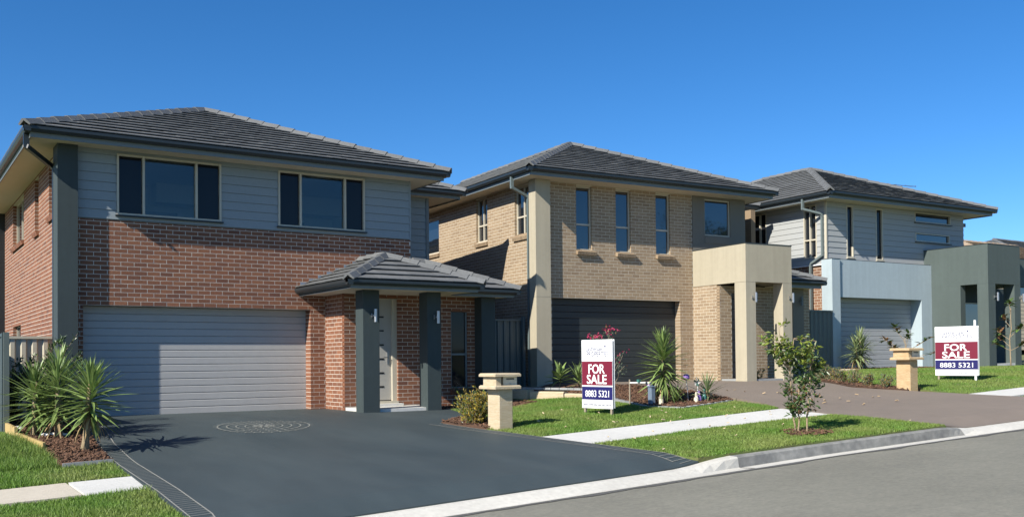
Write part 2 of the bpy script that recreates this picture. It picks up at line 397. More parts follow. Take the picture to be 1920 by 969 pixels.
def cells(u0,u1,z0,z1,ops):
    us=sorted({u0,u1,*[min(max(x,u0),u1) for o in ops for x in o[:2]]}); zs=sorted({z0,z1,*[min(max(x,z0),z1) for o in ops for x in o[2:4]]})
    for a,b in zip(us,us[1:]):
        for c,d in zip(zs,zs[1:]):
            mu,mz=(a+b)/2,(c+d)/2
            if not any(o[0]<mu<o[1] and o[2]<mz<o[3] for o in ops): yield a,b,c,d
def backing(W,u0,u1,z0,z1,ops,n,rev,mb=None):
    """wall face at depth n with the reveals of its openings"""
    mb=mb or MB(); P=W.p
    for a,b,c,d in cells(u0,u1,z0,z1,ops): mb.quad(P(a,n,c),P(b,n,c),P(b,n,d),P(a,n,d))
    for o in ops:
        a,b,c,d=o[:4]; r=o[4] if len(o)>4 else rev
        if r<=n: continue
        a-=.0015; b+=.0015; d+=.0015; c-=.0015
        if a>u0: mb.quad(P(a,n,c),P(a,n,d),P(a,r,d),P(a,r,c))
        if b<u1: mb.quad(P(b,n,c),P(b,r,c),P(b,r,d),P(b,n,d))
        if d<z1: mb.quad(P(a,n,d),P(b,n,d),P(b,r,d),P(a,r,d))
        if c>z0: mb.quad(P(a,n,c),P(a,r,c),P(b,r,c),P(b,n,c))
    return mb
def brick_wall(H,o,ang,u0,u1,z0,z1,ops,bm,mm,rev=.11,ends=(0,0),name='brick_wall',phase=0,zb=None,ret=(None,None)):
    W=Wall(o,ang); wall=H.part(name,backing(W,u0,u1,z0,z1,ops,.0016,rev),mm)
    zb=z0 if zb is None else zb
    k0=int(math.floor((z0-zb)/.086)); k=k0
    while zb+k*.086<z1-.012:
        a=max(z0,zb+k*.086+.0055); b=min(z1-.002,zb+k*.086+.0805)
        if b-a<.015: k+=1; continue
        mz=(a+b)/2; cuts=[(q[0],q[1],q[4] if len(q)>4 else rev) for q in ops if q[2]<mz<q[3]]
        segs=[(u0,u1,ends[0],ends[1])]
        for c0,c1,r in cuts:
            ns=[]
            for s0,s1,e0,e1 in segs:
                if c1<=s0 or c0>=s1: ns.append((s0,s1,e0,e1)); continue
                if c0>s0: ns.append((s0,c0,e0,r))
                if c1<s1: ns.append((c1,s1,r,e1))
            segs=ns
        for s0,s1,e0,e1 in segs:
            off=phase+(.125 if k%2 else 0); j=math.floor((s0-off)/.25)
            while off+j*.25<s1-.004:
                p=max(s0,off+j*.25+(.006 if off+j*.25>s0+.001 else 0)); q=min(s1,off+(j+1)*.25-(.006 if off+(j+1)*.25<s1-.001 else 0))
                if q-p>.02:
                    dl=e0 if p<=s0+.006 else 0; dr=e1 if q>=s1-.006 else 0
                    H.bricks.append((W,wall,bm,p,q,a,b,max(.03,dl,dr)))
                j+=1
        k+=1
    return W,wall
def lay_bricks(H,limit=300):
    L=[]
    for i,(W,wall,bm,p,q,a,b,d) in enumerate(H.bricks):
        c=H.world(W.p((p+q)/2,0,(a+b)/2)); v=c-CAMP
        n=H.world(W.p(0,-1,0))-H.world(W.p(0,0,0)); cs=-v.dot(n)/v.length
        L.append(((q-p)*(b-a)*max(cs,0)/v.length_squared if seen(c) else 0,i))
    top={i for s,i in sorted(L,reverse=True)[:limit] if s>0}
    cache={}; rest={}
    for i,(W,wall,bm,p,q,a,b,d) in enumerate(H.bricks):
        j=random.uniform(-.0008,.0006)
        if i in top:
            key=(round(q-p,3),round(b-a,3),round(d,3),bm.name)
            if key not in cache:
                hw,hh=(q-p)/2,(b-a)/2
                cache[key]=MB().box(-hw,hw,0,d,-hh,hh).mesh('brick',bm)
            c=W.p((p+q)/2,j,(a+b)/2)
            link('brick',cache[key],wall,Vector(c)-H.base,(0,0,W.ang))
        else:
            mb=rest.setdefault(bm.name,(MB(),bm))[0]; P=W.p
            mb.add([P(p,j,a),P(q,j,a),P(q,d,a),P(p,d,a),P(p,j,b),P(q,j,b),P(q,d,b),P(p,d,b)],
                [(0,3,2,1),(4,5,6,7),(0,1,5,4),(1,2,6,5),(3,0,4,7)])
    for mb,bm in rest.values():
        tag(H.part('brickwork',mb,bm),kind='stuff')
def board_wall(H,o,ang,u0,u1,z0,z1,ops,m,pitch=.18,name='weatherboard_wall',rev=.05):
    W=Wall(o,ang); wall=H.part(name,backing(W,u0,u1,z0,z1,ops,.012,rev),m)
    k=0
    while z0+k*pitch<z1-.02:
        a=z0+k*pitch; b=min(z1,a+pitch)
        mz=[(a+b)/2]; segs=[(u0,u1)]
        zz=sorted({a,b,*[min(max(x,a),b) for q in ops for x in q[2:4]]})
        for c,d in zip(zz,zz[1:]):
            if d-c<.01: continue
            segs=[(u0,u1)]
            for q in ops:
                if q[2]<(c+d)/2<q[3]:
                    segs=[t for s0,s1 in segs for t in ((s0,min(s1,q[0])),(max(s0,q[1]),s1)) if t[1]-t[0]>.01]
            for s0,s1 in segs:
                f=lambda z:-.016+.014*(z-a)/pitch
                P=W.p; mb=MB()
                e=.008 if c==a else 0                                # groove under each board
                c2=c+e
                mb.add([P(s0,f(c2),c2),P(s1,f(c2),c2),P(s1,f(d),d),P(s0,f(d),d),P(s0,.03,c2),P(s1,.03,c2),P(s1,.03,d),P(s0,.03,d)],
                    [(0,1,2,3),(0,4,5,1),(3,2,6,7),(0,3,7,4),(1,5,6,2)])
                H.part('weatherboard',mb,m,wall)
        k+=1
    return W,wall
def render_box(H,name,x0,x1,y0,y1,z0,z1,m): return H.part(name,MB().box(x0,x1,y0,y1,z0,z1),m)
def window(H,W,u0,u1,z0,z1,n=.06,mull=(),trans=(),m=None,gm=None,fw=.038,sill=None,dark=(),proud=0):
    """frame with its panes; mull splits columns, trans = {column: [heights]}"""
    m=m or M['trim']; fr=MB(); n0=n-.035-proud
    B=lambda a,b,c,d,k0=n0,k1=n+.03: W.box(fr,a,b,k0,k1,c,d)
    B(u0,u0+fw,z0,z1); B(u1-fw,u1,z0,z1); B(u0+fw,u1-fw,z0,z0+fw,n0-.004); B(u0+fw,u1-fw,z1-fw,z1,n0-.004)
    cols=[u0+fw]+[x for x in mull]+[u1-fw]
    for x in mull: B(x-.022,x+.022,z0+fw,z1-fw,n0-.002)
    panes=[]
    for i,(a,b) in enumerate(zip(cols,cols[1:])):
        a=a+(.022 if i else 0); b=b-(.022 if i<len(cols)-2 else 0)
        hs=[z0+fw]+list(trans.get(i,[]) if isinstance(trans,dict) else trans)+[z1-fw]
        for j,(c,d) in enumerate(zip(hs,hs[1:])):
            if j: B(a,b,c-.022,c+.022,n0-.001); c+=.022
            if j<len(hs)-2: d-=.022
            panes.append((a,b,c,d,i,j))
    fo=H.part('window',fr,m)
    for a,b,c,d,i,j in panes:
        p=MB(); W.box(p,a,b,n+.0,n+.012,c,d)
        H.part('pane',p,(M['glass_dark'] if i in dark else gm or M['glass']),fo)
    if sill: 
        s=MB(); W.box(s,u0-.03,u1+.03,n0-.05,n+.02,z0-.03,z0-.002); H.part('window_sill',s,sill,fo)
    return fo
def brick_sill(H,W,u0,u1,z,bm,depth=.13):
    """bricks on edge, tipped to shed water"""
    mb=MB(); k=u0; t=math.radians(16)
    n=max(1,round((u1-u0)/.086)); wdt=(u1-u0)/n
    for i in range(n):
        a=u0+i*wdt+.004; b=u0+(i+1)*wdt-.004
        prof=[(-depth,z-.045),(.06,z+.01),(.06,z-.09),(-depth+.025,z-.135)]
        P=W.p; v=[P(a,y,zz) for y,zz in prof]+[P(b,y,zz) for y,zz in prof]
        mb.add(v,[(0,1,5,4),(1,2,6,5),(2,3,7,6),(3,0,4,7),(3,2,1,0),(4,5,6,7)])
    return H.part('brick_sill',mb,bm)
def garage_door(H,W,u0,u1,z0,z1,n,m,pitch=.149):
    d=MB(); W.box(d,u0,u1,n+.03,n+.06,z0,z1); door=H.part('garage_door',d,m)
    k=int(round((z1-z0)/pitch)); ph=(z1-z0)/k
    for i in range(k):
        a=z0+i*ph; b=a+ph; P=W.p
        prof=[(n+.03,a+.002),(n+.006,a+.002),(n,a+.012),(n,b-.016),(n+.010,b-.003),(n+.03,b-.003)]
        v=[P(u0,y,z) for y,z in prof]+[P(u1,y,z) for y,z in prof]; c=len(prof)
        H.part('panel',MB().add(v,[(j,(j+1)%c,c+(j+1)%c,c+j) for j in range(c)]+[tuple(range(c)),tuple(range(2*c-1,c-1,-1))]),m,door)
    s=MB(); W.box(s,u0,u1,n-.004,n+.03,z0-.012,z0+.004); H.part('door_seal',s,M['slot'],door)
    return door
# --- roofs
def clip(poly,cl):
    """convex clip in 2D, cl counter-clockwise"""
    out=poly
    for i in range(len(cl)):
        a=cl[i]; b=cl[(i+1)%len(cl)]; inp=out; out=[]
        if not inp: return []
        side=lambda p:(b[0]-a[0])*(p[1]-a[1])-(b[1]-a[1])*(p[0]-a[0])
        for j in range(len(inp)):
            p=inp[j]; q=inp[(j+1)%len(inp)]; sp,sq=side(p),side(q)
            if sp>=0: out.append(p)
            if (sp>=0)!=(sq>=0):
                t=sp/(sp-sq); out.append((p[0]+(q[0]-p[0])*t,p[1]+(q[1]-p[1])*t))
    return out
def roof_face(H,roof,pts,under,tm,ex=.325,tw=.33,visible=True,stag=True):
    """pts: 3D polygon, first edge is the eave (ordered so that the face looks outward)"""
    P=[Vector(p) for p in pts]; o=P[0]; u=(P[1]-P[0]).normalized(); nrm=(P[1]-P[0]).cross(P[-1]-P[0]).normalized(); v=nrm.cross(u)
    under.add([tuple(p) for p in P],[tuple(range(len(P)))])
    if not visible: return
    q=[((p-o).dot(u),(p-o).dot(v)) for p in P]
    umin=min(a for a,b in q); umax=max(a for a,b in q); vmax=max(b for a,b in q)
    r=0
    while r*ex<vmax-.03:
        v0=r*ex-(.02 if r==0 else 0); v1=(r+1)*ex+.03; s=(tw/2 if (r%2 and stag) else 0); k=math.floor((umin-s)/tw)
        while s+k*tw<umax:
            a=s+k*tw+.002; b=a+tw-.004
            pl=clip([(a,v0),(b,v0),(b,v1),(a,v1)],q)
            if len(pl)>=3:
                ar=abs(sum(pl[i][0]*pl[(i+1)%len(pl)][1]-pl[(i+1)%len(pl)][0]*pl[i][1] for i in range(len(pl))))/2
                if ar>.004: H.tiles.append((roof,o,u,v,nrm,pl,v0,v1,tm))
            k+=1
        r+=1
def lay_tiles(H,limit=300):
    L=[]
    for i,(roof,o,u,v,n,pl,v0,v1,tm) in enumerate(H.tiles):
        cx=sum(p[0] for p in pl)/len(pl); cy=sum(p[1] for p in pl)/len(pl)
        c=H.world(o+u*cx+v*cy); e=c-CAMP; nn=H.world(n); cs=-e.dot(nn)/e.length
        L.append((max(cs,0)/e.length_squared*len(pl)/4 if seen(c) else 0,i))
    top={i for s,i in sorted(L,reverse=True)[:limit] if s>0}
    mbs={}
    for i,(roof,o,u,v,n,pl,v0,v1,tm) in enumerate(H.tiles):
        j=random.uniform(-.003,.003); tl=random.uniform(-.002,.002)
        top_h=lambda p:.060-.042*(p[1]-v0)/(v1-v0)+j
        P=[o+u*p[0]+v*p[1]+n*top_h(p) for p in pl]; Q=[o+u*p[0]+v*(p[1]+.0)+n*(top_h(p)-.020) for p in pl]; c=len(P)
        fs=[tuple(range(c)),tuple(range(2*c-1,c-1,-1))]+[(c+k,c+(k+1)%c,(k+1)%c,k) for k in range(c)]
        if i in top:
            H.part('roof_tile',MB().add(P+Q,fs),tm,roof)
        else: mbs.setdefault((roof,tm.name),(MB(),tm))[0].add(P+Q,fs)
    for (roof,_),(mb,tm) in mbs.items():
        tag(H.part('tiling',mb,tm,roof),kind='stuff')
CAPM={}
def caps(H,roof,p0,p1,m,ln=.40,wid=.13):
    """ridge or hip capping from the low end to the high end, each cap lapping the one below"""
    p0=Vector(p0); p1=Vector(p1); L=(p1-p0).length; n=max(1,round(L/ln)); st=L/n; d=(p1-p0).normalized()
    s=d.cross(Vector((0,0,1))).normalized(); t=s.cross(d)
    key=(round(st,3),wid,m.name)
    if key not in CAPM:
        mb=MB(); pr=lambda h:[(-wid,-.045+h),(-.035,.055+h),(.035,.055+h),(wid,-.045+h),(wid-.03,-.065+h),(0,.02+h),(-wid+.03,-.065+h)]
        a=[(x,-.03,z) for x,z in pr(.022)]; b=[(x,st,z) for x,z in pr(0)]; c=7
        mb.add(a+b,[(k,(k+1)%c,c+(k+1)%c,c+k) for k in range(c)]+[tuple(range(c-1,-1,-1)),tuple(range(c,2*c))])
        CAPM[key]=mb.mesh('ridge_tile',m)
    for i in range(n):
        q=p0+d*(st*i)-H.base+t*(.05+random.uniform(-.004,.004))
        link('ridge_tile',CAPM[key],roof,matrix=Matrix(((s.x,d.x,t.x,q.x),(s.y,d.y,t.y,q.y),(s.z,d.z,t.z,q.z),(0,0,0,1))))
def eave(H,x0,x1,y0,y1,zg,sides,gut=.10,fas=.16,wall_in=.5,inset=.115):
    """gutter and fascia round a roof rectangle; sides: string of f r b l"""
    g=MB(); f=MB()
    gp=[(0,0),(0,-gut*.55),(.03,-gut),(.115,-gut),(.115,-.01),(.10,0)]
    i=inset
    if 'f' in sides:
        g.prism(gp,(x0,y0,zg),(x1,y0,zg),(0,1,0)); f.box(x0+i+.004,x1-i-.004,y0+i,y0+i+.02,zg-fas-gut*.3,zg-.02)
    if 'b' in sides: g.prism(gp,(x1,y1,zg),(x0,y1,zg),(0,-1,0)); f.box(x0+i,x1-i,y1-i-.02,y1-i,zg-fas,zg-.02)
    if 'l' in sides:
        g.prism(gp,(x0,y1,zg-.0015),(x0,y0+.002,zg-.0015),(1,0,0)); f.box(x0+i+.001,x0+i+.021,y0+i+.022,y1-i,zg-fas-gut*.3,zg-.021)
    if 'r' in sides:
        g.prism(gp,(x1,y0+.002,zg-.0015),(x1,y1,zg-.0015),(-1,0,0)); f.box(x1-i-.021,x1-i-.001,y0+i+.022,y1-i,zg-fas-gut*.3,zg-.021)
    H.part('gutter',g,M['gutter']); H.part('fascia',f,M['fascia'])
def soffit(H,quads,z):
    mb=MB()
    for x0,x1,y0,y1 in quads: mb.box(x0,x1,y0,y1,z,z+.02)
    return H.part('soffit',mb,M['soffit'])
def hip_roof(H,x0,x1,y0,y1,z,af,ab,tm,sides='flrb',name='roof'):
    """hip roof on a rectangle; af/ab = front and back ends of the ridge"""
    roof=H.part(name,MB().box((x0+x1)/2-.01,(x0+x1)/2+.01,af[1],ab[1],af[2]-.05,af[2]-.03),M['under']); un=MB()
    A=Vector(af); B=Vector(ab); e=.03
    F0=(x0+e,y0+e,z-.01);F1=(x1-e,y0+e,z-.01);B0=(x0+e,y1-e,z-.01);B1=(x1-e,y1-e,z-.01)
    roof_face(H,roof,[F0,F1,A],un,tm,visible='f' in sides)
    roof_face(H,roof,[B0,F0,A,B],un,tm,visible='l' in sides)
    roof_face(H,roof,[F1,B1,B,A],un,tm,visible='r' in sides)
    roof_face(H,roof,[B1,B0,B],un,tm,visible='b' in sides)
    H.part('roof_deck',un,M['under'],roof)
    caps(H,roof,F0,A,tm); caps(H,roof,F1,A,tm); caps(H,roof,B,A,tm)
    if 'b' in sides: caps(H,roof,B0,B,tm); caps(H,roof,B1,B,tm)
    return roof
def downpipe(H,pts,m,w=.045):
    mb=MB()
    for a,b in zip(pts,pts[1:]):
        a=Vector(a); b=Vector(b); d=(b-a).normalized()
        s=Vector((1,0,0)) if abs(d.x)<.5 else Vector((0,1,0)); t=d.cross(s).normalized(); s=t.cross(d)
        mb.prism([(-w,-w*.75),(w,-w*.75),(w,w*.75),(-w,w*.75)],a-d*w*.6,b+d*w*.6,s,t)
    return H.part('downpipe',mb,m)
def wall_lamp(H,x,y,z):
    """up-and-down cylinder on a short arm, fixed to a front face"""
    t=MB().tube([(x,y-.10,z-.13),(x,y-.10,z+.13)],.034,12); a=MB().box(x-.055,x-.03,y-.02,y,z-.045,z+.045); a.box(x-.05,x-.02,y-.10,y-.01,z-.012,z+.012)
    l=H.part('wall_lamp',t,M['steel'],smooth=False); H.part('lamp_bracket',a,M['steel'],l)

# ------------------------------------------------------------------ house 1: red brick, charcoal pillars
H=House('brick_house','two-storey red brick house with charcoal pillars and a light grey garage door','house',(6.9,26,0),0)
Y1=20.12
Wf=lambda y:((0,y),0)
ops=[(3.33,7.95,-.2,2.20,.30)]
brick_wall(H,(0,Y1),0,3.215,10.42,-.1,3.875,ops+[(8.30,10.0,-.2,2.5,.0)],M['brick_red'],M['mortar'],rev=.30,zb=-.122,phase=.02,ends=(0,.11))
garage_door(H,Wall((0,Y1),0),3.33,7.95,.005,2.20,.285,M['door_grey'])
# upper cladding
w1=(3.945,6.0,3.985,5.19); w2=(7.228,9.257,3.985,5.19)
Wc,_=board_wall(H,(0,Y1),0,3.216,10.40,3.885,5.255,[w1,w2],M['board_blue'])
window(H,Wc,*w1,n=.03,gm=M['glass_clear'],mull=(4.45,5.49),sill=M['slot'],dark=(0,2),proud=.03)
window(H,Wc,*w2,n=.03,gm=M['glass_clear'],mull=(7.73,8.775),sill=M['slot'],dark=(0,2),proud=.03)
rm=MB()                                                            # the two front bedrooms seen through the glass
for x0,x1 in ((3.6,6.55),(6.65,9.9)):
    rm.quad((x0,23.5,3.0),(x1,23.5,3.0),(x1,23.5,5.22),(x0,23.5,5.22)); rm.quad((x0,20.3,3.0),(x0,23.5,3.0),(x0,23.5,5.22),(x0,20.3,5.22)); rm.quad((x1,23.5,3.0),(x1,20.3,3.0),(x1,20.3,5.22),(x1,23.5,5.22))
    rm.quad((x0,20.3,5.22),(x0,23.5,5.22),(x1,23.5,5.22),(x1,20.3,5.22)); rm.quad((x0,20.3,3.0),(x1,20.3,3.0),(x1,23.5,3.0),(x0,23.5,3.0)); rm.box(x1-1.2,x1-.01,22.9,23.49,4.75,5.2)
H.part('bedroom',rm,M['room'])
for x0 in (5.15,8.3): H.part('inner_door',MB().box(x0,x0+.8,23.42,23.49,3.0,4.6),M['fascia'])
H.part('corner_trim',MB().box(10.392,10.425,Y1-.022,Y1+.02,3.87,5.25),M['board_blue'])
# tall corner pillar and the side wall behind it
render_box(H,'pillar',2.856,3.214,19.955,20.50,-.15,5.249,M['charcoal'])
XL=2.975
sw=[(-28.2,-26.0,4.10,5.20,.12),(-24.05,-23.45,4.02,5.20,.12),(-21.9,-21.1,4.10,5.20,.12),(-28.2,-26.6,1.2,2.05,.12),(-23.3,-22.4,1.45,1.62,.10)]
Ws,_=brick_wall(H,(XL,0),-math.pi/2,-36.0,-20.502,-.15,5.25,sw,M['brick_red'],M['mortar'],rev=.11,zb=-.122)
for a,b,c,d in [s[:4] for s in sw[:3]]:
    window(H,Ws,a,b,c,d,n=.12,mull=((a+b)/2,) if b-a>1 else ()); brick_sill(H,Ws,a-.05,b+.05,c,M['brick_red'],.07)
window(H,Ws,*sw[3][:4],n=.12)
H.part('wall_core',MB().box(3.3,10.34,20.75,22.3,0,2.9).box(3.3,11.7,23.6,35.8,0,5.24).box(10.3,11.7,22.31,23.59,0,5.24).box(8.62,11.7,19.45,20.74,.3,2.4),M['under'])
H.part('side_wall',MB().box(11.72,11.90,22.03,35.9,-.1,5.2),M['brick_red'])
H.part('back_wall',MB().box(3.0,11.71,35.82,36.0,-.1,5.2),M['brick_red'])
# recessed cladding at the far end of the upper floor
board_wall(H,(0,22.0),0,10.42,11.86,3.0,5.255,[(10.98,11.28,3.4,5.2)],M['board_blue'])
H.part('corner_trim',MB().box(11.84,11.92,21.97,22.06,2.9,5.25),M['fascia'])
window(H,Wall((0,22.0),0),10.98,11.28,3.4,5.2,n=.03,m=M['fascia'])
H.part('return_wall',MB().box(10.36,10.40,20.16,22.0,2.4,5.25),M['board_blue'])
# main roof
GZ=5.41
soffit(H,[(2.34,11.0,19.55,Y1+.02),(2.34,3.0,Y1+.02,36),(10.39,11.0,Y1+.02,21.6),(11.0,12.66,21.62,22.02),(11.85,12.66,22.02,36)],5.25)
eave(H,2.225,11.12,19.42,37,GZ,'fl'); 
H.part('fascia',MB().box(10.985,11.004,19.56,21.6,5.235,5.39),M['fascia'])
H.part('gutter',MB().prism([(0,0),(0,-.055),(.03,-.1),(.115,-.1),(.115,-.01),(.10,0)],(11.12,19.425,GZ-.0015),(11.12,21.5,GZ-.0015),(-1,0,0)),M['gutter'])
eave(H,9.5,12.77,21.5,37,GZ-.002,'r')
H.part('gutter',MB().prism([(0,0),(0,-.055),(.03,-.1),(.115,-.1),(.115,-.01),(.10,0)],(11.0,21.5,GZ-.002),(12.77,21.5,GZ-.002),(0,1,0)),M['gutter'])
H.part('fascia',MB().box(11.01,12.65,21.615,21.635,5.235,5.39),M['fascia'])
hip_roof(H,2.225,11.12,19.42,37,GZ,(6.70,23.87,7.22),(6.70,33,7.22),M['tile'],'flr')
hip_roof(H,8.1,12.77,21.5,36,GZ,(10.43,23.83,6.37),(10.43,34,6.37),M['tile'],'fr')
downpipe(H,[(2.30,19.75,5.30),(2.30,19.75,5.08),(2.84,20.62,4.92),(2.90,20.56,4.86),(2.90,20.56,0.0)],M['gutter'],.05)
downpipe(H,[(2.92,30.2,5.2),(2.92,30.2,0)],M['gutter'],.09)
# porch: brick box, door, window
YP=19.086
dr=(8.62,9.56,.10,2.46,.12); wn=(10.90,11.345,.42,2.20,.09)
Wp,_=brick_wall(H,(0,YP),0,8.296,11.70,.02,2.52,[dr,wn],M['brick_red'],M['mortar'],rev=.12,zb=.01,ends=(.11,.11),phase=.046)
brick_wall(H,(8.296,0),-math.pi/2,-Y1,-YP-.112,-.06,2.52,[],M['brick_red'],M['mortar'],zb=.01,phase=.01)
window(H,Wp,*wn[:4],n=.08,gm=M['glass_dark'],trans=[1.20],m=M['fascia'])
brick_sill(H,Wp,wn[0]-.03,wn[1]+.03,wn[2],M['brick_red'],.05)
def front_door(H,W,u0,u1,z0,z1,n,m,strips,hx,su,frame):
    fr=MB(); W.box(fr,u0,u0+.05,n-.05,n+.04,z0,z1); W.box(fr,u1-.115,u1,n-.05,n+.04,z0,z1); W.box(fr,u0+.05,u1-.115,n-.052,n+.04,z1-.06,z1); W.box(fr,u0,u1,n-.12,n+.04,z0-.05,z0)
    f=H.part('door_frame',fr,frame); d=MB(); W.box(d,u0+.05,u1-.115,n,n+.04,z0+.02,z1-.06); dd=H.part('front_door',d,m)
    for z in strips:
        s=MB(); W.box(s,su[0],su[1],n-.006,n+.01,z-.018,z+.018); H.part('door_slot',s,M['slot'],dd)
    if hx:
        h=MB(); W.box(h,hx-.02,hx+.02,n-.02,n+.001,z0+.80,z0+1.08); h.tube([W.p(hx,n-.06,z0+.95),W.p(hx-.12,n-.06,z0+.95)],.011,8); h.tube([W.p(hx,n-.06,z0+.95),W.p(hx,n,z0+.95)],.011,8)
        H.part('handle',h,M['steel'],dd)
front_door(H,Wp,8.62,9.56,.19,2.46,.10,M['door_cream'],[.50,.80,1.105,1.41,1.72,2.02],9.36,(8.75,9.265),M['trim'])
H.part('porch_floor',MB().box(8.30,9.98,17.98,19.05,-.08,.085).box(8.60,9.60,18.9,19.12,.086,.14),M['concrete'])
render_box(H,'porch_pillar',8.19,8.55,17.9,18.26,-.1,2.495,M['charcoal'])
render_box(H,'porch_pillar',9.655,9.98,17.9,18.26,-.1,2.495,M['charcoal'])
render_box(H,'porch_pillar',11.53,11.90,18.78,19.30,0,2.49,M['charcoal'])
wall_lamp(H,8.42,17.9,1.98); wall_lamp(H,9.86,17.9,1.97)
soffit(H,[(7.70,10.60,17.42,19.08),(7.70,8.29,19.08,Y1-.002),(10.60,12.24,18.52,19.08),(11.71,12.24,19.08,21.4)],2.502)
PZ=2.65
gp_=[(0,0),(0,-.055),(.03,-.1),(.115,-.1),(.115,-.01),(.10,0)]
g=MB(); g.prism(gp_,(7.59,17.27,PZ),(10.70,17.27,PZ),(0,1,0)); g.prism(gp_,(7.59,Y1-.004,PZ-.0015),(7.59,17.272,PZ-.0015),(1,0,0)); g.prism(gp_,(10.70,17.272,PZ-.0015),(10.70,18.36,PZ-.0015),(-1,0,0))
g.prism(gp_,(10.72,18.38,PZ-.003),(12.36,18.38,PZ-.003),(0,1,0)); g.prism(gp_,(12.36,18.382,PZ-.0045),(12.36,21.9,PZ-.0045),(-1,0,0))
H.part('gutter',g,M['gutter'])
f=MB().box(7.71,10.58,17.39,17.41,2.485,2.63).box(7.70,7.72,17.411,Y1-.003,2.485,2.63).box(10.58,10.60,17.391,18.5,2.485,2.63).box(10.602,12.24,18.497,18.517,2.485,2.63).box(12.22,12.24,18.518,21.9,2.485,2.63)
H.part('fascia',f,M['fascia'])
roof=H.part('porch_roof',MB().box(9.14,9.16,18.9,Y1-.01,3.2,3.25),M['under']); un=MB(); tm=M['tile']
A=(9.15,18.86,3.30); Bk=(9.15,Y1-.004,3.30); z=PZ-.01
roof_face(H,roof,[(7.62,17.30,z),(10.67,17.30,z),A],un,tm)
roof_face(H,roof,[(7.62,Y1-.004,z),(7.62,17.30,z),A,Bk],un,tm)
roof_face(H,roof,[(10.67,17.30,z),(10.67,Y1-.004,z),Bk,A],un,tm)
R2=(10.72,20.02,3.30); 
roof_face(H,roof,[(9.2,18.41,z),(12.33,18.41,z),(10.72,20.02,3.33),(9.2,20.02,3.33)],un,tm)
roof_face(H,roof,[(12.33,18.41,z),(12.33,21.96,z),(10.72,21.96,3.33),(10.72,20.02,3.33)],un,tm)
roof_face(H,roof,[(12.33,21.97,z),(9.2,21.97,z),(9.2,20.02,3.33),(10.72,20.02,3.33)],un,tm,visible=False)
H.part('roof_deck',un,M['under'],roof)
caps(H,roof,(7.62,17.30,z),A,tm); caps(H,roof,(10.67,17.30,z),A,tm); caps(H,roof,Bk,A,tm); caps(H,roof,(12.33,18.41,z),(10.72,20.02,3.33),tm); caps(H,roof,(10.45,20.02,3.33),(10.75,20.02,3.33),tm)
fl=MB()                                                            # stepped flashing where the porch roof meets the wall
n=7
for i in range(n):
    x0=7.72+i*.205; x1=x0+.203; zt=2.67+(i+1)*.086+.03; zb_=2.655+(x0-7.62)*.425
    fl.box(x0,x1,Y1-.014,Y1-.002,zb_,zt)
fl.add([(7.66,Y1-.016,2.68),(9.12,Y1-.016,3.31),(9.12,Y1-.19,3.33),(7.66,Y1-.19,2.71)],[(0,3,2,1)])
H.part('flashing',fl,M['lead'],roof)
lay_bricks(H); lay_tiles(H)

# ------------------------------------------------------------------ house 2: tan brick, beige portico
A2=-0.061159
H=House('brick_house','two-storey tan brick house with a beige portico and a dark garage door','house',(17.2,26,.40),A2)
Y2=21.289; XL=12.97; F=.41
tb,tmr=M['brick_tan'],M['mortar_tan']
wins=[(14.205,14.705),(15.497,15.998),(16.866,17.372)]
op=[(13.42,17.70,-.2,2.675,.26)]+[(a,b,3.955,5.66,.10) for a,b in wins]
Wf2,_=brick_wall(H,(0,Y2),0,13.30,18.172,F-.15,5.70,op,tb,tmr,rev=.10,zb=F-.05,phase=.03)
garage_door(H,Wf2,13.42,17.70,F+.0,2.675,.225,M['door_dark'],.178)
for a,b in wins:
    window(H,Wf2,a,b,3.955,5.66,n=.095,trans=[4.645]); brick_sill(H,Wf2,a-.02,b+.10,3.955,tb,.11)
# rendered strip with the square window
Wr=Wall((0,Y2),0)
H.part('render_wall',backing(Wr,18.174,20.19,2.4,5.70,[(18.632,19.61,4.585,5.64,.08)],-.012,.08),M['taupe'])
H.part('render_wall',MB().box(20.17,20.19,Y2-.011,Y2+2.0,2.4,5.70),M['taupe'])
window(H,Wr,18.632,19.61,4.585,5.64,n=.06)
H.part('sill_band',MB().box(18.63,19.61,Y2-.03,Y2-.013,4.36,4.56),M['taupe'])
render_box(H,'pillar',12.849,13.292,21.124,21.46,F-.2,5.699,M['beige'])
H.part('pillar_joint',MB().box(12.847,13.294,21.122,21.30,2.672,2.678),M['taupe'])
sw=[(-24.62,-23.95,4.43,5.66,.10),(-22.40,-21.62,4.36,5.66,.10),(-28.4,-27.12,4.42,5.5,.10)]
Ws2,_=brick_wall(H,(XL,0),-math.pi/2,-38,-21.462,F-.15,5.70,sw,tb,tmr,rev=.10,zb=F-.05,phase=.05)
window(H,Ws2,*sw[0][:4],n=.10,trans={0:[4.90],1:[4.90]},mull=(-24.28,)); brick_sill(H,Ws2,-24.65,-23.92,4.43,tb,.07)
window(H,Ws2,*sw[1][:4],n=.10,trans={0:[4.86],1:[4.86]},mull=(-22.0,)); brick_sill(H,Ws2,-22.45,-21.57,4.36,tb,.07)
window(H,Ws2,*sw[2][:4],n=.10); brick_sill(H,Ws2,-28.45,-27.07,4.42,tb,.07)
H.part('wall_core',MB().box(13.3,20.0,21.85,37.9,F,5.68).box(18.75,21.6,20.6,21.86,F,3.1),M['under'])
H.part('side_wall',MB().box(21.5,21.68,22.4,38,F,5.68),tb)
H.part('back_wall',MB().box(13.0,21.49,37.85,38,F,5.68),tb)
# recess at the far end of the upper floor
brick_wall(H,(0,23.25),0,20.19,21.72,3.0,5.70,[],tb,tmr,zb=F-.05)
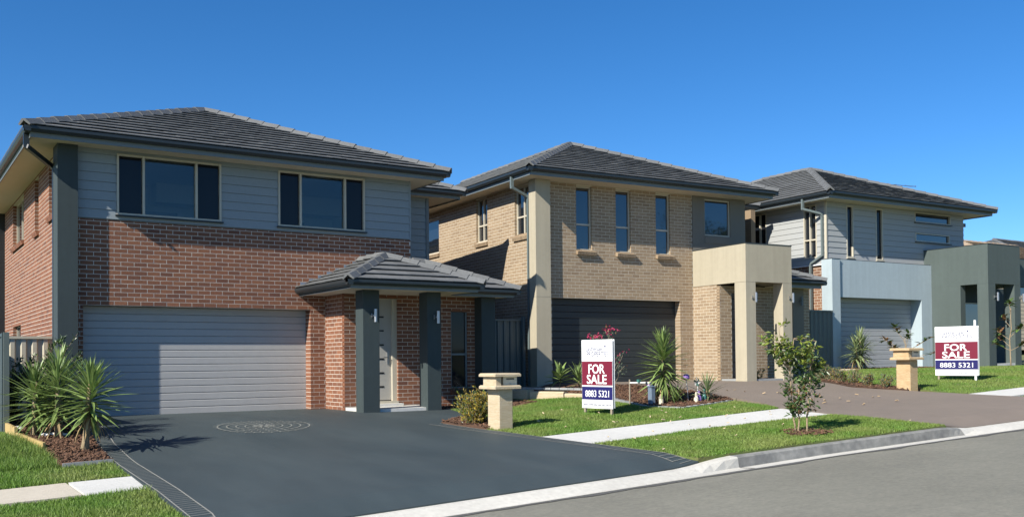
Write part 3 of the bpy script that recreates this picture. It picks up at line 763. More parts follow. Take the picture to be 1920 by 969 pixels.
# portico: box on two pillars, brick side wall, dark door
Xw=18.172; Yd=20.179; YF=19.14; ZB=3.085; ZT=4.105
box=MB().box(Xw-.012,19.845,YF,YF+.18,ZB,ZT).box(Xw-.0125,Xw+.17,YF+.181,Y2-.02,ZB,ZT).box(19.665,19.845,YF+.181,Y2-.02,ZB,ZT).box(Xw+.171,19.664,YF+.181,Y2-.02,ZB+.05,ZB+.12)
H.part('portico_box',box,M['beige'])
H.part('portico_coping',MB().box(Xw-.025,19.86,YF-.012,YF+.19,ZT+.001,ZT+.02).box(Xw-.025,Xw+.18,YF+.191,Y2-.02,ZT+.001,ZT+.02).box(19.66,19.86,YF+.191,Y2-.02,ZT+.001,ZT+.02),M['gutter'])
render_box(H,'portico_pillar',Xw-.012,18.505,YF,YF+.43,F-.15,ZB-.006,M['beige'])
render_box(H,'portico_pillar',19.505,19.845,YF,YF+.36,F-.15,ZB-.006,M['beige'])
brick_wall(H,(Xw,0),-math.pi/2,-Y2,-Yd-.112,F-.1,ZB-.002,[],tb,tmr,zb=F-.05,phase=.02)
Wd,_=brick_wall(H,(0,Yd),0,Xw,21.62,F-.1,3.05,[(18.60,19.50,F,2.86,.12)],tb,tmr,rev=.12,zb=F-.05,ends=(.11,.11),phase=.08)
front_door(H,Wd,18.60,19.50,F+.09,2.86,.10,M['door_brown'],[.94,1.27,1.56,1.85,2.13,2.42,2.70],None,(18.62,19.30),M['door_brown'])
H.part('render_strip',MB().box(20.92,21.36,Yd-.03,Yd-.004,F,3.04),M['taupe'])
H.part('porch_floor',MB().box(18.2,19.85,YF+.03,Yd-.01,F-.1,F+.075),M['paving'])
wall_lamp(H,18.42,YF,2.665); wall_lamp(H,19.785,YF,2.68)
l=H.part('wall_lamp',MB().tube([(21.2,Yd-.12,2.55),(21.2,Yd-.12,2.80)],.034,12),M['gutter_pale']); H.part('lamp_bracket',MB().box(21.17,21.20,Yd-.12,Yd-.031,2.66,2.69),M['gutter_pale'],l)
# low roof over the wing beside the portico
zg=3.22; za=3.89; roof=H.part('porch_roof',MB().box(20.5,20.52,20.6,22,3.5,3.55),M['under']); un=MB(); tl=M['tile']
roof_face(H,roof,[(19.86,19.63,zg),(21.70,19.63,zg),(20.05,21.28,za),(19.86,21.28,za)],un,tl)
roof_face(H,roof,[(21.70,19.63,zg),(21.70,23.24,zg),(20.05,23.24,za),(20.05,21.28,za)],un,tl)
roof_face(H,roof,[(20.05,23.24,za),(19.86,23.24,za),(19.86,21.28,za),(20.05,21.28,za)],un,tl,visible=False)
H.part('roof_deck',un,M['under'],roof); caps(H,roof,(21.70,19.63,zg),(20.05,21.28,za),tl)
g=MB(); g.prism(gp_,(19.86,19.60,zg),(21.74,19.60,zg),(0,1,0)); g.prism(gp_,(21.74,19.602,zg-.0015),(21.74,23.2,zg-.0015),(-1,0,0)); H.part('gutter',g,M['gutter'])
H.part('fascia',MB().box(19.86,21.62,19.715,19.735,zg-.19,zg-.02),M['fascia'])
soffit(H,[(19.86,21.62,19.74,Yd-.002)],zg-.17)
# main roof
soffit(H,[(12.44,20.72,20.68,Y2+.02),(12.44,13.0,Y2+.02,38),(20.19,20.72,Y2+.02,22.88),(20.72,22.13,22.9,23.27),(21.7,22.13,23.27,38)],5.705)
eave(H,12.32,20.83,20.55,39,5.885,'fl')
g=MB(); g.prism(gp_,(20.83,20.552,5.8835),(20.83,22.75,5.8835),(-1,0,0)); g.prism(gp_,(20.7,22.76,5.882),(22.25,22.76,5.882),(0,1,0)); g.prism(gp_,(22.25,22.762,5.88),(22.25,38,5.88),(-1,0,0)); H.part('gutter',g,M['gutter'])
H.part('fascia',MB().box(20.695,20.715,20.69,22.87,5.69,5.86).box(20.72,22.13,22.876,22.896,5.69,5.86).box(22.11,22.13,22.897,38,5.69,5.86),M['fascia'])
hip_roof(H,12.32,20.83,20.55,38,5.885,(16.58,25.15,7.74),(16.58,32.5,7.74),M['tile'],'flr')
hip_roof(H,18.0,22.25,22.76,38,5.885,(20.12,24.88,6.78),(20.12,35,6.78),M['tile'],'fr')
downpipe(H,[(12.40,21.55,5.78),(12.40,21.55,5.50),(12.84,21.58,5.33),(12.90,21.56,5.26),(12.90,21.56,F)],M['gutter_pale'],.042)
lay_bricks(H); lay_tiles(H)

# ------------------------------------------------------------------ house 3: pale grey boards, green portico
A3=-0.040012
H=House('weatherboard_house','two-storey house with pale grey weatherboards and a dull green portico','house',(27.8,26,.67),A3)
F=.67; Yw=20.05
# pale frame round the garage
fr=MB().box(23.36,23.716,Yw-.055,Yw+.345,F-.2,4.035).box(27.66,28.19,Yw,Yw+.345,F-.0,2.883).box(23.717,28.19,Yw+.001,Yw+.345,2.884,4.028)
fr.box(23.66,23.72,Yw+.34,Yw+.60,F-.2,3.0).box(27.655,27.72,Yw+.346,Yw+.60,F,2.9)
H.part('garage_surround',fr,M['white_r'])
H.part('surround_capping',MB().box(23.74,28.18,Yw+.02,Yw+.34,4.029,4.045).box(23.35,23.735,Yw-.065,Yw+.35,4.036,4.05),M['gutter'])
H.part('garage_soffit',MB().box(23.72,27.655,Yw+.346,Yw+.60,2.895,2.93),M['white_r'])
Wg=Wall((0,Yw),0)
garage_door(H,Wg,23.70,27.66,F,2.892,.40,M['door_mid'],.149)
H.part('door_threshold',MB().box(23.7,28.2,Yw+.02,Yw+.55,F-.2,F-.005),M['charcoal'])
# upper storey
Yc=20.34
wa=[(24.44,24.755,4.15,5.775),(25.82,26.155,4.13,5.775),(27.76,29.645,5.47,5.808),(27.785,29.595,4.835,5.128)]
Wc3,_=board_wall(H,(0,Yc),0,23.53,30.37,3.90,5.842,wa,M['board_grey'],pitch=.176)
for i,q in enumerate(wa): window(H,Wc3,*q,n=.04,proud=.025,sill=M['slot'] if i>1 else M['trim'],gm=M['glass_dark'] if i<2 else None)
H.part('corner_trim',MB().box(23.505,23.545,Yc-.03,Yc+.05,3.90,5.832),M['trim'])
wb=[(-21.22,-20.70,4.13,5.793),(-23.77,-22.79,4.23,5.793)]
Wl3,_=board_wall(H,(23.53,0),-math.pi/2,-36,-Yc-.03,3.926,5.842,wb,M['board_grey'],pitch=.176)
window(H,Wl3,*wb[0],n=.04,proud=.025,mull=(-20.96,),trans={0:[4.70],1:[4.70]}); window(H,Wl3,*wb[1],n=.04,proud=.025,mull=(-23.42,-23.08),dark=(0,2))
H.part('flashing_strip',MB().box(23.49,23.54,Yc+.03,36,3.89,3.922),M['sign_white'])
brick_wall(H,(23.56,0),-math.pi/2,-36,-Yw-.35,F-.1,3.89,[],M['brick_brown'],M['mortar_tan'],zb=F-.05)
H.part('wall_core',MB().box(23.9,30.2,21.0,35.8,F,5.8),M['under'])
H.part('side_wall',MB().box(30.32,30.38,Yc+.03,36,3.0,5.83),M['board_grey'])
H.part('garage_roof',MB().box(23.72,28.19,Yw+.346,Yw+.40,3.86,3.89),M['under'])
# green portico
XR=28.194; Yg=18.07; gz=3.305; gt=4.54
b=MB().box(XR,29.90,Yg,Yg+.25,gz,gt).box(XR+.0005,XR+.25,Yg+.251,20.33,gz,gt-.001).box(XR+.001,XR+.25,19.02,20.33,F-.1,gz-.001).box(XR+.251,32.2,Yg+.4,Yg+.65,gz-.01,gt-.36).box(XR+.251,32.2,Yg+.66,20.7,gz+.1,gz+.16)
H.part('portico_box',b,M['green_r'])
H.part('portico_coping',MB().box(XR-.01,29.91,Yg-.01,Yg+.26,gt+.001,gt+.015).box(XR-.01,XR+.26,Yg+.261,20.33,gt+.001,gt+.015),M['gutter'])
for x0,x1 in ((XR-.001,28.56),(29.575,29.901),(31.6,32.0)): render_box(H,'portico_pillar',x0,x1,Yg-.001,Yg+.37,F-.1,gz-.003,M['green_r'])
H.part('porch_wall',MB().box(XR+.25,33.5,20.30,20.42,F,gz+.1),M['charcoal'])
Wd3=Wall((0,20.30),0)
front_door(H,Wd3,28.62,29.52,F+.1,F+2.35,-.02,M['door_mid'],[F+.6+.3*i for i in range(6)],None,(28.9,29.3),M['green_r'])
front_w=window(H,Wd3,30.2,31.4,F+.9,F+2.2,n=-.04)
H.part('porch_floor',MB().box(XR+.02,33.2,Yg-.12,20.29,F-.2,F+.05),M['charcoal'])
H.part('doorstep',MB().box(28.63,29.58,Yg+.02,Yg+.35,F+.052,F+.14),M['concrete'])
wall_lamp(H,28.53,Yg,2.895); wall_lamp(H,29.89,Yg,2.89)
# roof
soffit(H,[(22.98,31.08,19.72,Yc+.02),(22.98,23.54,Yc+.02,36),(30.35,31.08,Yc+.02,36)],5.844)
eave(H,22.875,31.19,19.60,36.5,6.003,'flr')
hip_roof(H,22.875,31.19,19.60,30.8,6.003,(27.03,24.06,7.75),(27.03,26.3,7.75),M['tile'],'flrb')
hip_roof(H,22.875,30.3,25.4,36,6.003,(26.6,29.2,7.60),(26.6,32.3,7.60),M['tile'],'lf')
downpipe(H,[(22.945,20.73,5.91),(22.945,20.73,5.60),(23.47,20.46,5.45),(23.47,20.44,5.38),(23.47,20.44,4.18),(23.45,20.90,3.95),(23.45,20.90,F)],M['gutter_pale'],.04)
H.part('step_flashing',MB().box(30.37,30.66,Yc+.1,Yc+1.2,5.50,5.62),M['gutter'])
# aerial standing behind the ridge
an=MB().tube([(29.5,22.7,6.48),(29.5,22.7,7.28)],.02,6)
an.tube([(28.65,22.8,7.24),(30.7,22.4,7.22)],.012,6)
an.tube([(29.3,22.4,7.08),(29.8,22.9,7.32)],.03,6)
for i in range(5):
    x=28.75+i*.47; an.tube([(x,22.55-.05*i,7.23),(x,22.95-.05*i,7.23)],.006,5)
H.part('aerial',an,M['wire'])
lay_bricks(H); lay_tiles(H)

# ------------------------------------------------------------------ houses up the street
def plain_house(name,label,x0,x1,y0,y1,zb,zg,zr,wallm,roofm,board=False):
    H=House(name,label,'house',((x0+x1)/2,(y0+y1)/2,zb),0)
    i=.5; my=(y0+y1)/2
    if board:
        board_wall(H,(0,y0+i),0,x0+i,x1-i,zb,zg-.15,[(x0+2,x0+3.6,zg-1.6,zg-.5)],wallm)
        W,_=board_wall(H,(x0+i,0),-math.pi/2,-(y1-i),-(y0+i+.03),zb,zg-.15,[],wallm)
        window(H,Wall((0,y0+i),0),x0+2,x0+3.6,zg-1.6,zg-.5,n=.03)
    else:
        W=Wall((0,y0+i),0); o=[(x0+2,x0+3.6,zg-1.6,zg-.5,.1),(x1-4,x1-2.2,zg-1.6,zg-.5,.1)]
        H.part('wall',backing(W,x0+i,x1-i,zb,zg-.15,o,0,.1).box(x0+i,x0+i+.1,y0+i+.002,y1-i,zb,zg-.15),wallm)
        for q in o: window(H,W,*q[:4],n=.08)
    H.part('wall',MB().box(x1-i-.1,x1-i,y0+i+.05,y1-i,zb,zg-.15).box(x0+i+.05,x1-i-.1,y1-i-.1,y1-i,zb,zg-.15),wallm)
    soffit(H,[(x0+.1,x1-.1,y0+.1,y0+i+.01),(x0+.1,x0+i+.01,y0+i+.01,y1-.1)],zg-.16)
    eave(H,x0,x1,y0,y1,zg,'fl')
    h=(y1-y0)/2
    roof=H.part('roof',MB().box(x0+h,x1-h,my-.01,my+.01,zr-.08,zr-.05),M['under']); un=MB(); e=.03; z=zg-.01
    a=(x0+e,y0+e,z);b=(x1-e,y0+e,z);c=(x1-e,y1-e,z);d=(x0+e,y1-e,z);A=(x0+h,my,zr);B=(x1-h,my,zr)
    roof_face(H,roof,[a,b,B,A],un,roofm); roof_face(H,roof,[d,a,A],un,roofm); roof_face(H,roof,[c,d,A,B],un,roofm,visible=False); roof_face(H,roof,[b,c,B],un,roofm,visible=False)
    H.part('roof_deck',un,M['under'],roof); caps(H,roof,a,A,roofm); caps(H,roof,A,B,roofm)
    lay_tiles(H,120)
plain_house('neighbour_house','tan house with a tan tiled roof behind the green portico',41.2,58,23.5,34.5,1.3,5.35,6.98,M['board_tan'],M['tile_tan'],True)
plain_house('neighbour_house','distant house showing only a grey roof behind the tan roof',70,92,38,50,2.5,8.3,10.5,M['beige'],M['tile'])

# ------------------------------------------------------------------ fences
def corrugated(p0,p1,z0,z1,pitch=.19,d=.036):
    p0=Vector(p0); p1=Vector(p1); u=(p1-p0); L=u.length; u.normalize(); n=Vector((-u.y,u.x))
    k=max(1,round(L/pitch)); st=L/k; pr=[]
    for i in range(k):
        for a,b in ((0,0),(.36,0),(.5,1),(.86,1)): pr.append((st*(i+a),d*b))
    pr.append((L,0)); mb=MB(); v=[]
    za,zb=(z0,z0) if not isinstance(z0,tuple) else z0
    for a,b in pr:
        q=p0+u*a+n*b; v+=[(q.x,q.y,za+(zb-za)*a/L),(q.x,q.y,z1)]
    m=len(pr); mb.add(v,[(2*i,2*i+2,2*i+3,2*i+1) for i in range(m-1)])
    v2=[(q[0]+n.x*-.006,q[1]+n.y*-.006,q[2]) for q in v]; mb.add(v2,[(2*i,2*i+1,2*i+3,2*i+2) for i in range(m-1)])
    return mb
def fence(label,pts,z0,z1,m,group=None,posts=None,pm=None):
    t=thing('fence',label,'fence',(*pts[0],z0),0,group); base=(*pts[0],z0)
    for a,b in zip(pts,pts[1:]):
        A=Vector(a); B=Vector(b); n=max(1,round((B-A).length/2.4)); u=(B-A).normalized()
        for i in range(n):
            p=A+(B-A)*(i/n); q=A+(B-A)*((i+1)/n)
            corrugated(p,q,z0-.1,z1-.03).build('panel',m,t,base)
            s=Vector((-u.y,u.x,0))
            for zz in (z1-.05,z0+.02):
                MB().prism([(-.03,0),(.055,0),(.055,.05),(-.03,.05)],(p.x,p.y,zz),(q.x,q.y,zz),s).build('rail',m,t,base)
            if i or posts: MB().prism([(-.04,-.03),(.06,-.03),(.06,.03),(-.04,.03)],(p.x,p.y,z0-.2),(p.x,p.y,z1+.01),s,Vector((u.x,u.y,0))).build('post',pm or m,t,base)
    return t,base
t,b=fence('dark fence running back from a bare end post beside the red brick house',[(1.70,17.08),(1.70,36.0)],-.02,1.55,M['fence_dark'],posts=True)
MB().box(1.66,1.74,17.0,17.07,-.15,1.565).build('end_post',M['fence_grey'],t,b)
fence('cream ribbed fence panel closing the gap beside the charcoal corner pillar',[(1.78,21.0),(2.95,21.0)],-.05,1.61,M['fence_cream'])
t,b=fence('dark green ribbed fence panel between the red brick and tan brick houses',[(11.95,21.2),(14.16,21.0)],.15,2.12,M['fence_grey'],posts=True)
MB().box(14.10,14.17,20.90,20.98,0.1,2.2).build('end_post',M['gutter_pale'],t,b)
MB().box(11.95,14.2,21.3,21.4,-.1,.62).build('retaining_sleeper',M['stake'],t,b)
c,n=math.cos(A2),math.sin(A2)
wr=lambda x,y,a:(math.cos(a)*x-math.sin(a)*y,math.sin(a)*x+math.cos(a)*y)
t,b=fence('dark green ribbed fence panel between the tan brick and grey board houses',[wr(22.17,19.95,A3),wr(23.33,19.985,A3)],.58,2.46,M['fence_grey'],posts=True)

# ------------------------------------------------------------------ garden beds
def chips(name,poly,n,h0,size=(.03,.075),m=None):
    xs=[p[0] for p in poly]; ys=[p[1] for p in poly]; mb=MB(); k=0
    def inside(x,y):
        r=False; j=len(poly)-1
        for i in range(len(poly)):
            a,b=poly[i],poly[j]
            if (a[1]>y)!=(b[1]>y) and x<(b[0]-a[0])*(y-a[1])/(b[1]-a[1])+a[0]: r=not r
            j=i
        return r
    while k<n:
        x=random.uniform(min(xs),max(xs)); y=random.uniform(min(ys),max(ys))
        if not inside(x,y): continue
        k+=1; l=random.uniform(*size); wd=l*random.uniform(.25,.5); t=random.uniform(.006,.014)
        a=random.uniform(0,6.28); e=random.uniform(-.5,.5); r=random.uniform(-.5,.5)
        ux=Vector((math.cos(a)*math.cos(e),math.sin(a)*math.cos(e),math.sin(e)))*l/2; vx=Vector((-math.sin(a),math.cos(a),r)).normalized()*wd/2; nn=ux.cross(vx).normalized()*t
        o=Vector((x,y,G(x,y)+h0+random.uniform(0,.025)))
        v=[o-ux-vx,o+ux-vx,o+ux+vx,o-ux+vx]; v+=[q+nn for q in v]
        mb.add(v,[(4,5,6,7),(0,1,5,4),(1,2,6,5),(2,3,7,6),(3,0,4,7)])
    return tag(mb.build(name,m or M['mulch']),kind='stuff')
def bed(a,b,poly,n,h=.03,nu=14,nv=10):
    sheet('garden_bed',a,b,nu,nv,M['mulch'],h,lambda x,y:G(x,y)+.025*math.sin(x*9.1)*math.sin(y*7.7),skirt=.1)
    chips('mulch',poly,n,h)
bed([(1.74,17.0),(1.78,16.5),(2.02,15.2),(2.06,14.02)],[(2.86,17.0),(2.75,16.2),(2.70,15.2),(2.67,14.0)],[(1.74,17),(1.78,16.5),(2.02,15.2),(2.06,14.02),(2.67,14),(2.70,15.2),(2.86,17)],1800,.05)
bed([(1.76,17.0),(1.76,20.9)],[(2.86,17.0),(2.84,19.9)],[(1.76,17),(1.76,20.9),(2.84,20),(2.86,17)],500,.04)
# timber edging of the left bed, boards laid end to end
for i,(a,b) in enumerate((((1.70,17.0),(1.76,16.3)),((1.765,16.24),(2.0,15.2)))):
    u=(Vector(b)-Vector(a)).normalized(); s=Vector((-u.y,u.x,0))
    o=MB().prism([(-.02,-.15),(.02,-.15),(.02,.17-.05*i),(-.02,.17-.05*i)],(*a,G(*a)),(*b,G(*b)+.02),s).build('timber_edging',M['timber'])
    tag(o,['upright yellow timber edging board by the bare fence post','low yellow timber edging board half sunk in long grass'][i],'edging')
o=MB().box(1.80,1.85,16.08,16.17,-.3,.0).build('timber_peg',M['timber']); tag(o,'short square timber peg holding the yellow edging board','peg')
o=MB().prism([(-.012,-.1),(.012,-.1),(.012,.075),(-.012,.075)],(2.06,13.99,G(2.06,13.99)),(2.68,13.97,G(2.68,13.97)),(0,1,0)).build('steel_edging',M['paving']); tag(o,'thin grey edging strip along the front of the yucca bed','edging')
# bed between the two front lawns
bed([(12.95,13.75),(12.62,14.3),(12.85,15.2),(13.15,16.6),(13.12,18.4),(12.85,20.0)],[(14.6,14.0),(14.75,14.3),(14.95,15.2),(14.90,16.6),(14.66,18.4),(14.6,20.1)],[(12.95,13.75),(12.62,14.3),(12.85,15.2),(13.15,16.6),(13.12,18.4),(14.66,18.4),(14.9,16.6),(14.95,15.2),(14.75,14.3),(14.6,14)],2600,.035)
# bed under the porch window and round the golden shrub
bed([(8.30,14.9),(8.48,13.7)],[(9.2,15.5),(9.1,13.75)],[(8.3,14.9),(8.48,13.7),(9.1,13.75),(9.2,15.5)],420,.03,6,5)
bed([(10.2,18.0),(10.2,19.05)],[(12.3,17.7),(12.3,19.05)],[(10.2,18),(10.2,19.05),(12.3,19.05),(12.3,17.7)],420,.03,6,5)
# beds of the third house
bed([(18.88,12.95),(18.8,14.2),(19.7,15.7),(20.7,17.4)],[(19.35,12.95),(19.5,14.2),(20.5,15.7),(21.6,17.4)],[(18.88,12.95),(18.8,14.2),(19.7,15.7),(20.7,17.4),(21.6,17.4),(20.5,15.7),(19.5,14.2),(19.35,12.95)],700,.03)
bed([(23.75,18.5),(26,18.35),(30,17.4)],[(23.9,19.1),(27.0,18.9),(30,17.0)],[(23.75,18.5),(26,18.35),(28,17.2),(28,18.7),(23.9,19.1)],500,.03)
# stone edging: pale sandstone blocks on the low side of the middle bed, grey pavers on top and round the front
def block(pts,z0,z1,w,m,name,label,cat,group=None):
    a,b=Vector(pts[0]),Vector(pts[1]); u=(b-a).normalized(); s=Vector((-u.y,u.x,0)); h=w/2; z=(z1-z0)
    mb=MB().prism([(-h,0),(h,0),(h,z-.02),(h-.02,z),(-h+.02,z),(-h,z-.02)],(*a,z0),(*b,z0),s)
    return tag(mb.build(name,m),label,cat,group)
stone=[((12.55,19.2),(12.62,18.42)),((12.64,18.38),(12.95,17.5)),((12.97,17.46),(13.06,16.75))]
for i,(a,b) in enumerate(stone):
    block((a,b),G(*b)-.25,.37-.035*i,.20,M['sandstone_pale'],'sandstone_block',['sandstone block in deep shade beside the dark green ribbed fence','sunlit sandstone block edging the bed behind the first mailbox','sunlit sandstone block partly behind the nearer for sale sign'][i],'stone block','sandstone blocks edging the middle bed')
line=[(12.66,19.0),(12.74,18.4),(13.04,17.5),(13.16,16.7),(13.02,15.9),(12.80,15.2),(12.58,14.4),(12.9,13.72),(13.75,13.86),(14.55,14.02)]
wl=thing('paver_edging','low grey paver edging winding round the middle garden bed','edging',(12.66,19.0,.3))
acc=0
for a,b in zip(line,line[1:]):
    A=Vector(a); B=Vector(b); n=max(1,round((B-A).length/.22)); u=(B-A)/n
    for i in range(n):
        p=A+u*(i+.03); q=A+u*(i+.97); z=(.372 if p.y>16.7 else G(p.x,p.y)+.0)
        s=Vector((-u.y,u.x,0)).normalized()
        MB().prism([(-.05,-.06 if p.y<16.7 else 0),(.05,-.06 if p.y<16.7 else 0),(.05,.045),(-.05,.045)],(p.x,p.y,z),(q.x,q.y,z),s).build('paver',M['paving'],wl,(12.66,19.0,.3))
block(((23.3,18.75),(24.35,18.35)),.45,.70,.2,M['sandstone_pale'],'sandstone_block','pale stone edging block under the spiky plant at the mid grey garage','stone block')

# ------------------------------------------------------------------ driveway details
def lines(name,pl,wd,m,h,parent=None):
    v=[];f=[]
    for i in range(len(pl)):
        a=Vector(pl[max(i-1,0)]); b=Vector(pl[min(i+1,len(pl)-1)]); u=(b-a).normalized(); s=Vector((-u.y,u.x))*wd/2; p=Vector(pl[i])
        for q in (p-s,p+s): v.append((q.x,q.y,dz(q.x,q.y)+h))
    for i in range(len(pl)-1): f.append((2*i,2*i+2,2*i+3,2*i+1) )
    f=[tuple(reversed(q)) for q in f]
    return MB().add(v,f)
def poly(P,n):
    out=[]
    for i in range(n+1):
        k=i/n*(len(P)-1); j=min(int(k),len(P)-2); r=k-j; out.append((P[j][0]+(P[j+1][0]-P[j][0])*r,P[j][1]+(P[j+1][1]-P[j][1])*r))
    return out
hl=.030
bands=MB()
for P,sgn in ((DL,1),(DR,-1)):
    Q=poly(P,60); Q=[q for q in Q if q[1]<(17.3 if sgn>0 else 14.9)]
    for off in (.03,.25): bands.add(*(lambda m:(m.v,m.f))(lines('',[(x+sgn*off,y) for x,y in Q if y>9.15],.016,None,hl)))
    y=9.2
    while y<(17.0 if sgn>0 else 14.5):
        x=lp(y,[(b,a) for a,b in P]); a=(x+sgn*.04,y); b=(x+sgn*.24,y)
        bands.add(*(lambda m:(m.v,m.f))(lines('',[a,b] if sgn>0 else [b,a],.011,None,hl+.001))); y+=.115
tag(bands.build('driveway_border',M['drive_line']),kind='structure')
# round compass rosette stencilled on the drive
ro=MB(); cx,cy=5.50,16.05
for r in (.16,.31,.46,.61,.76): 
    ro.add(*(lambda m:(m.v,m.f))(lines('',[(cx+r*math.cos(2*math.pi*i/40),cy+r*math.sin(2*math.pi*i/40)) for i in range(41)],.020,None,hl)))
for k in range(5):
    r0=.18+.14*k; m_=12+6*k
    for i in range(m_):
        a=2*math.pi*(i+.5*(k%2))/m_; rr=r0+.09
        ro.add(*(lambda m:(m.v,m.f))(lines('',[(cx+r0*math.cos(a),cy+r0*math.sin(a)),(cx+rr*math.cos(a),cy+rr*math.sin(a))],.015,None,hl+.001)))
for i in range(8):
    a=2*math.pi*i/8; ro.add(*(lambda m:(m.v,m.f))(lines('',[(cx+.05*math.cos(a),cy+.05*math.sin(a)),(cx+.2*math.cos(a),cy+.2*math.sin(a))],.04,None,hl+.001)))
tag(ro.build('driveway_rosette',mat('rosette_sand',(.23,.235,.205),.85,var=.35,scale=10)),'worn pale stencilled round rosette pattern on the slate driveway','driveway pattern')
# leaf litter and specks on the brown drive
chips('leaf_litter',[(14.9,14.4),(15.2,15.6),(18.2,15.6),(18,12),(15.5,11.2)],18,.03,(.04,.09),mat('dry_leaf',(.42,.30,.17),.8,rnd=.3))
chips('leaf_litter',[(8.85,9.4),(8.5,13.4),(11,17),(14,12.6),(14,9.4)],40,.045,(.03,.06),mat('dry_leaf_pale',(.48,.38,.24),.8,rnd=.3))
chips('roadside_grit',[(-5,8.35),(-5,8.72),(14,8.6),(14,8.3)],260,-.165,(.008,.022),M['kerb_old'])

# ------------------------------------------------------------------ mailboxes
def mailbox(label,x,y,z,rz,m,h=.86):
    t=thing('mailbox',label,'mailbox',(x,y,z),rz,'stone mailboxes at the driveways')
    MB().bevbox(-.135,.135,-.18,.18,-.06,h-.26,.012).build('post',m,t)
    MB().bevbox(-.27,.27,-.255,.255,h-.259,h-.20,.02).build('shelf',m,t)
    MB().bevbox(-.27,.27,-.255,.255,h-.055,h,.02).build('cap',m,t)
    MB().bevbox(-.21,-.10,-.20,.20,h-.199,h-.056,.01).build('stone_cheek',m,t)
    b=MB().box(-.04,.23,-.165,.20,h-.199,h-.057).build('letter_box',M['cream_p'],t)
    MB().box(.02,.17,-.169,-.160,h-.105,h-.085).build('slot',M['slot'],b)
    MB().box(.085,.105,-.180,-.165,h-.185,h-.165).build('lock',M['steel'],b)
    return t
mailbox('pale sandstone mailbox beside the slate driveway and golden shrub',8.70,13.60,G(8.7,13.6),R(0),M['sandstone_pale'],.93)
mailbox('yellow sandstone mailbox beside the brown driveway and row of little shrubs',19.10,13.10,G(19.1,13.1),A3,M['sandstone'],.93)

# ------------------------------------------------------------------ for sale signs
def text(name,body,wd,ht,m,parent,loc,bold=.0):
    """raised lettering fitted to a given width and height"""
    c=bpy.data.curves.new(name,'FONT'); c.body=body; c.size=1; c.align_x='CENTER'; c.align_y='CENTER'; c.extrude=.004; c.offset=bold; c.resolution_u=3
    o=bpy.data.objects.new(name,c); C.objects.link(o); dg=bpy.context.evaluated_depsgraph_get()
    me=bpy.data.meshes.new_from_object(o.evaluated_get(dg)); bpy.data.objects.remove(o); me.materials.clear(); me.materials.append(m)
    xs=[v.co.x for v in me.vertices]; ys=[v.co.y for v in me.vertices]; fx=wd/(max(xs)-min(xs)); fy=ht/(max(ys)-min(ys)); cx=(max(xs)+min(xs))/2; cy=(max(ys)+min(ys))/2
    for v in me.vertices: v.co=((v.co.x-cx)*fx,(v.co.y-cy)*fy,v.co.z*.3)
    return link(name,me,parent,loc,(math.pi/2,0,0))
def sale_sign(label,p,q,z,H_,rail,lean=0):
    """board stands across p-q, reading side towards the camera's end of the street"""
    P=Vector(p); Q=Vector(q); W=(Q-P).length; u=(Q-P).normalized(); rz=math.atan2(u.y,u.x)
    t=thing('sale_sign',label,'sign',(*((P+Q)/2),z),rz,'for sale signs'); t.rotation_euler=(lean,0,rz); h=W/2; b=.125; T=b+H_
    for s in (-1,1): MB().box(s*h*.86-.022,s*h*.86+.022,.012,.05,-.12,T-.02 if not (rail and s>0) else T+.14).build('stake',M['stake'] if not (rail and s>0) else M['sign_white'],t)
    MB().box(-h,h,0,.011,b,T).build('board',M['sign_white'],t)
    MB().box(-h,h,.051,.062,b+.01,T).build('back_board',M['sign_white'],t)
    f=lambda a:b+H_*a
    MB().box(-h+.004,h-.004,-.002,-.0005,f(.335),f(.685)).build('red_panel',M['sign_red'],t)
    MB().box(-h+.004,h-.004,-.002,-.0005,f(.125),f(.315)).build('navy_panel',M['sign_blue'],t)
    L=lambda body,x0,x1,y0,y1,m,bold: text('lettering',body,W*(x1-x0),H_*(y1-y0),m,t,(W*((x0+x1)/2-.5),-.0035,f((y0+y1)/2)),bold)
    L('FOR',.225,.755,.505,.643,M['sign_white'],.016); L('SALE',.17,.815,.355,.492,M['sign_white'],.016)
    L('8883 5321',.115,.885,.165,.262,M['sign_white'],.004)
    L('castleoak',.13,.69,.835,.905,M['ink'],.0); L('PROPERTIES',.17,.87,.757,.828,M['ink'],.0); L('www.castleoakproperties.com.au',.05,.95,.032,.072,M['ink'],.0)
    d=MB(); d.tube([(h*.54,-.0035,f(.90)),(h*.54,-.0005,f(.90))],.02,10); d.build('emblem',M['sign_blue'],t)
    return t
sale_sign('for sale sign on the middle lawn in front of the magenta bougainvillea',(11.11,14.50),(11.215,13.72),G(11.15,14.1)-.0,1.27,False)
sale_sign('for sale sign with a white post rising above it, near the green portico',(22.04,14.32),(22.16,13.27),G(22.1,13.8),1.20,True)

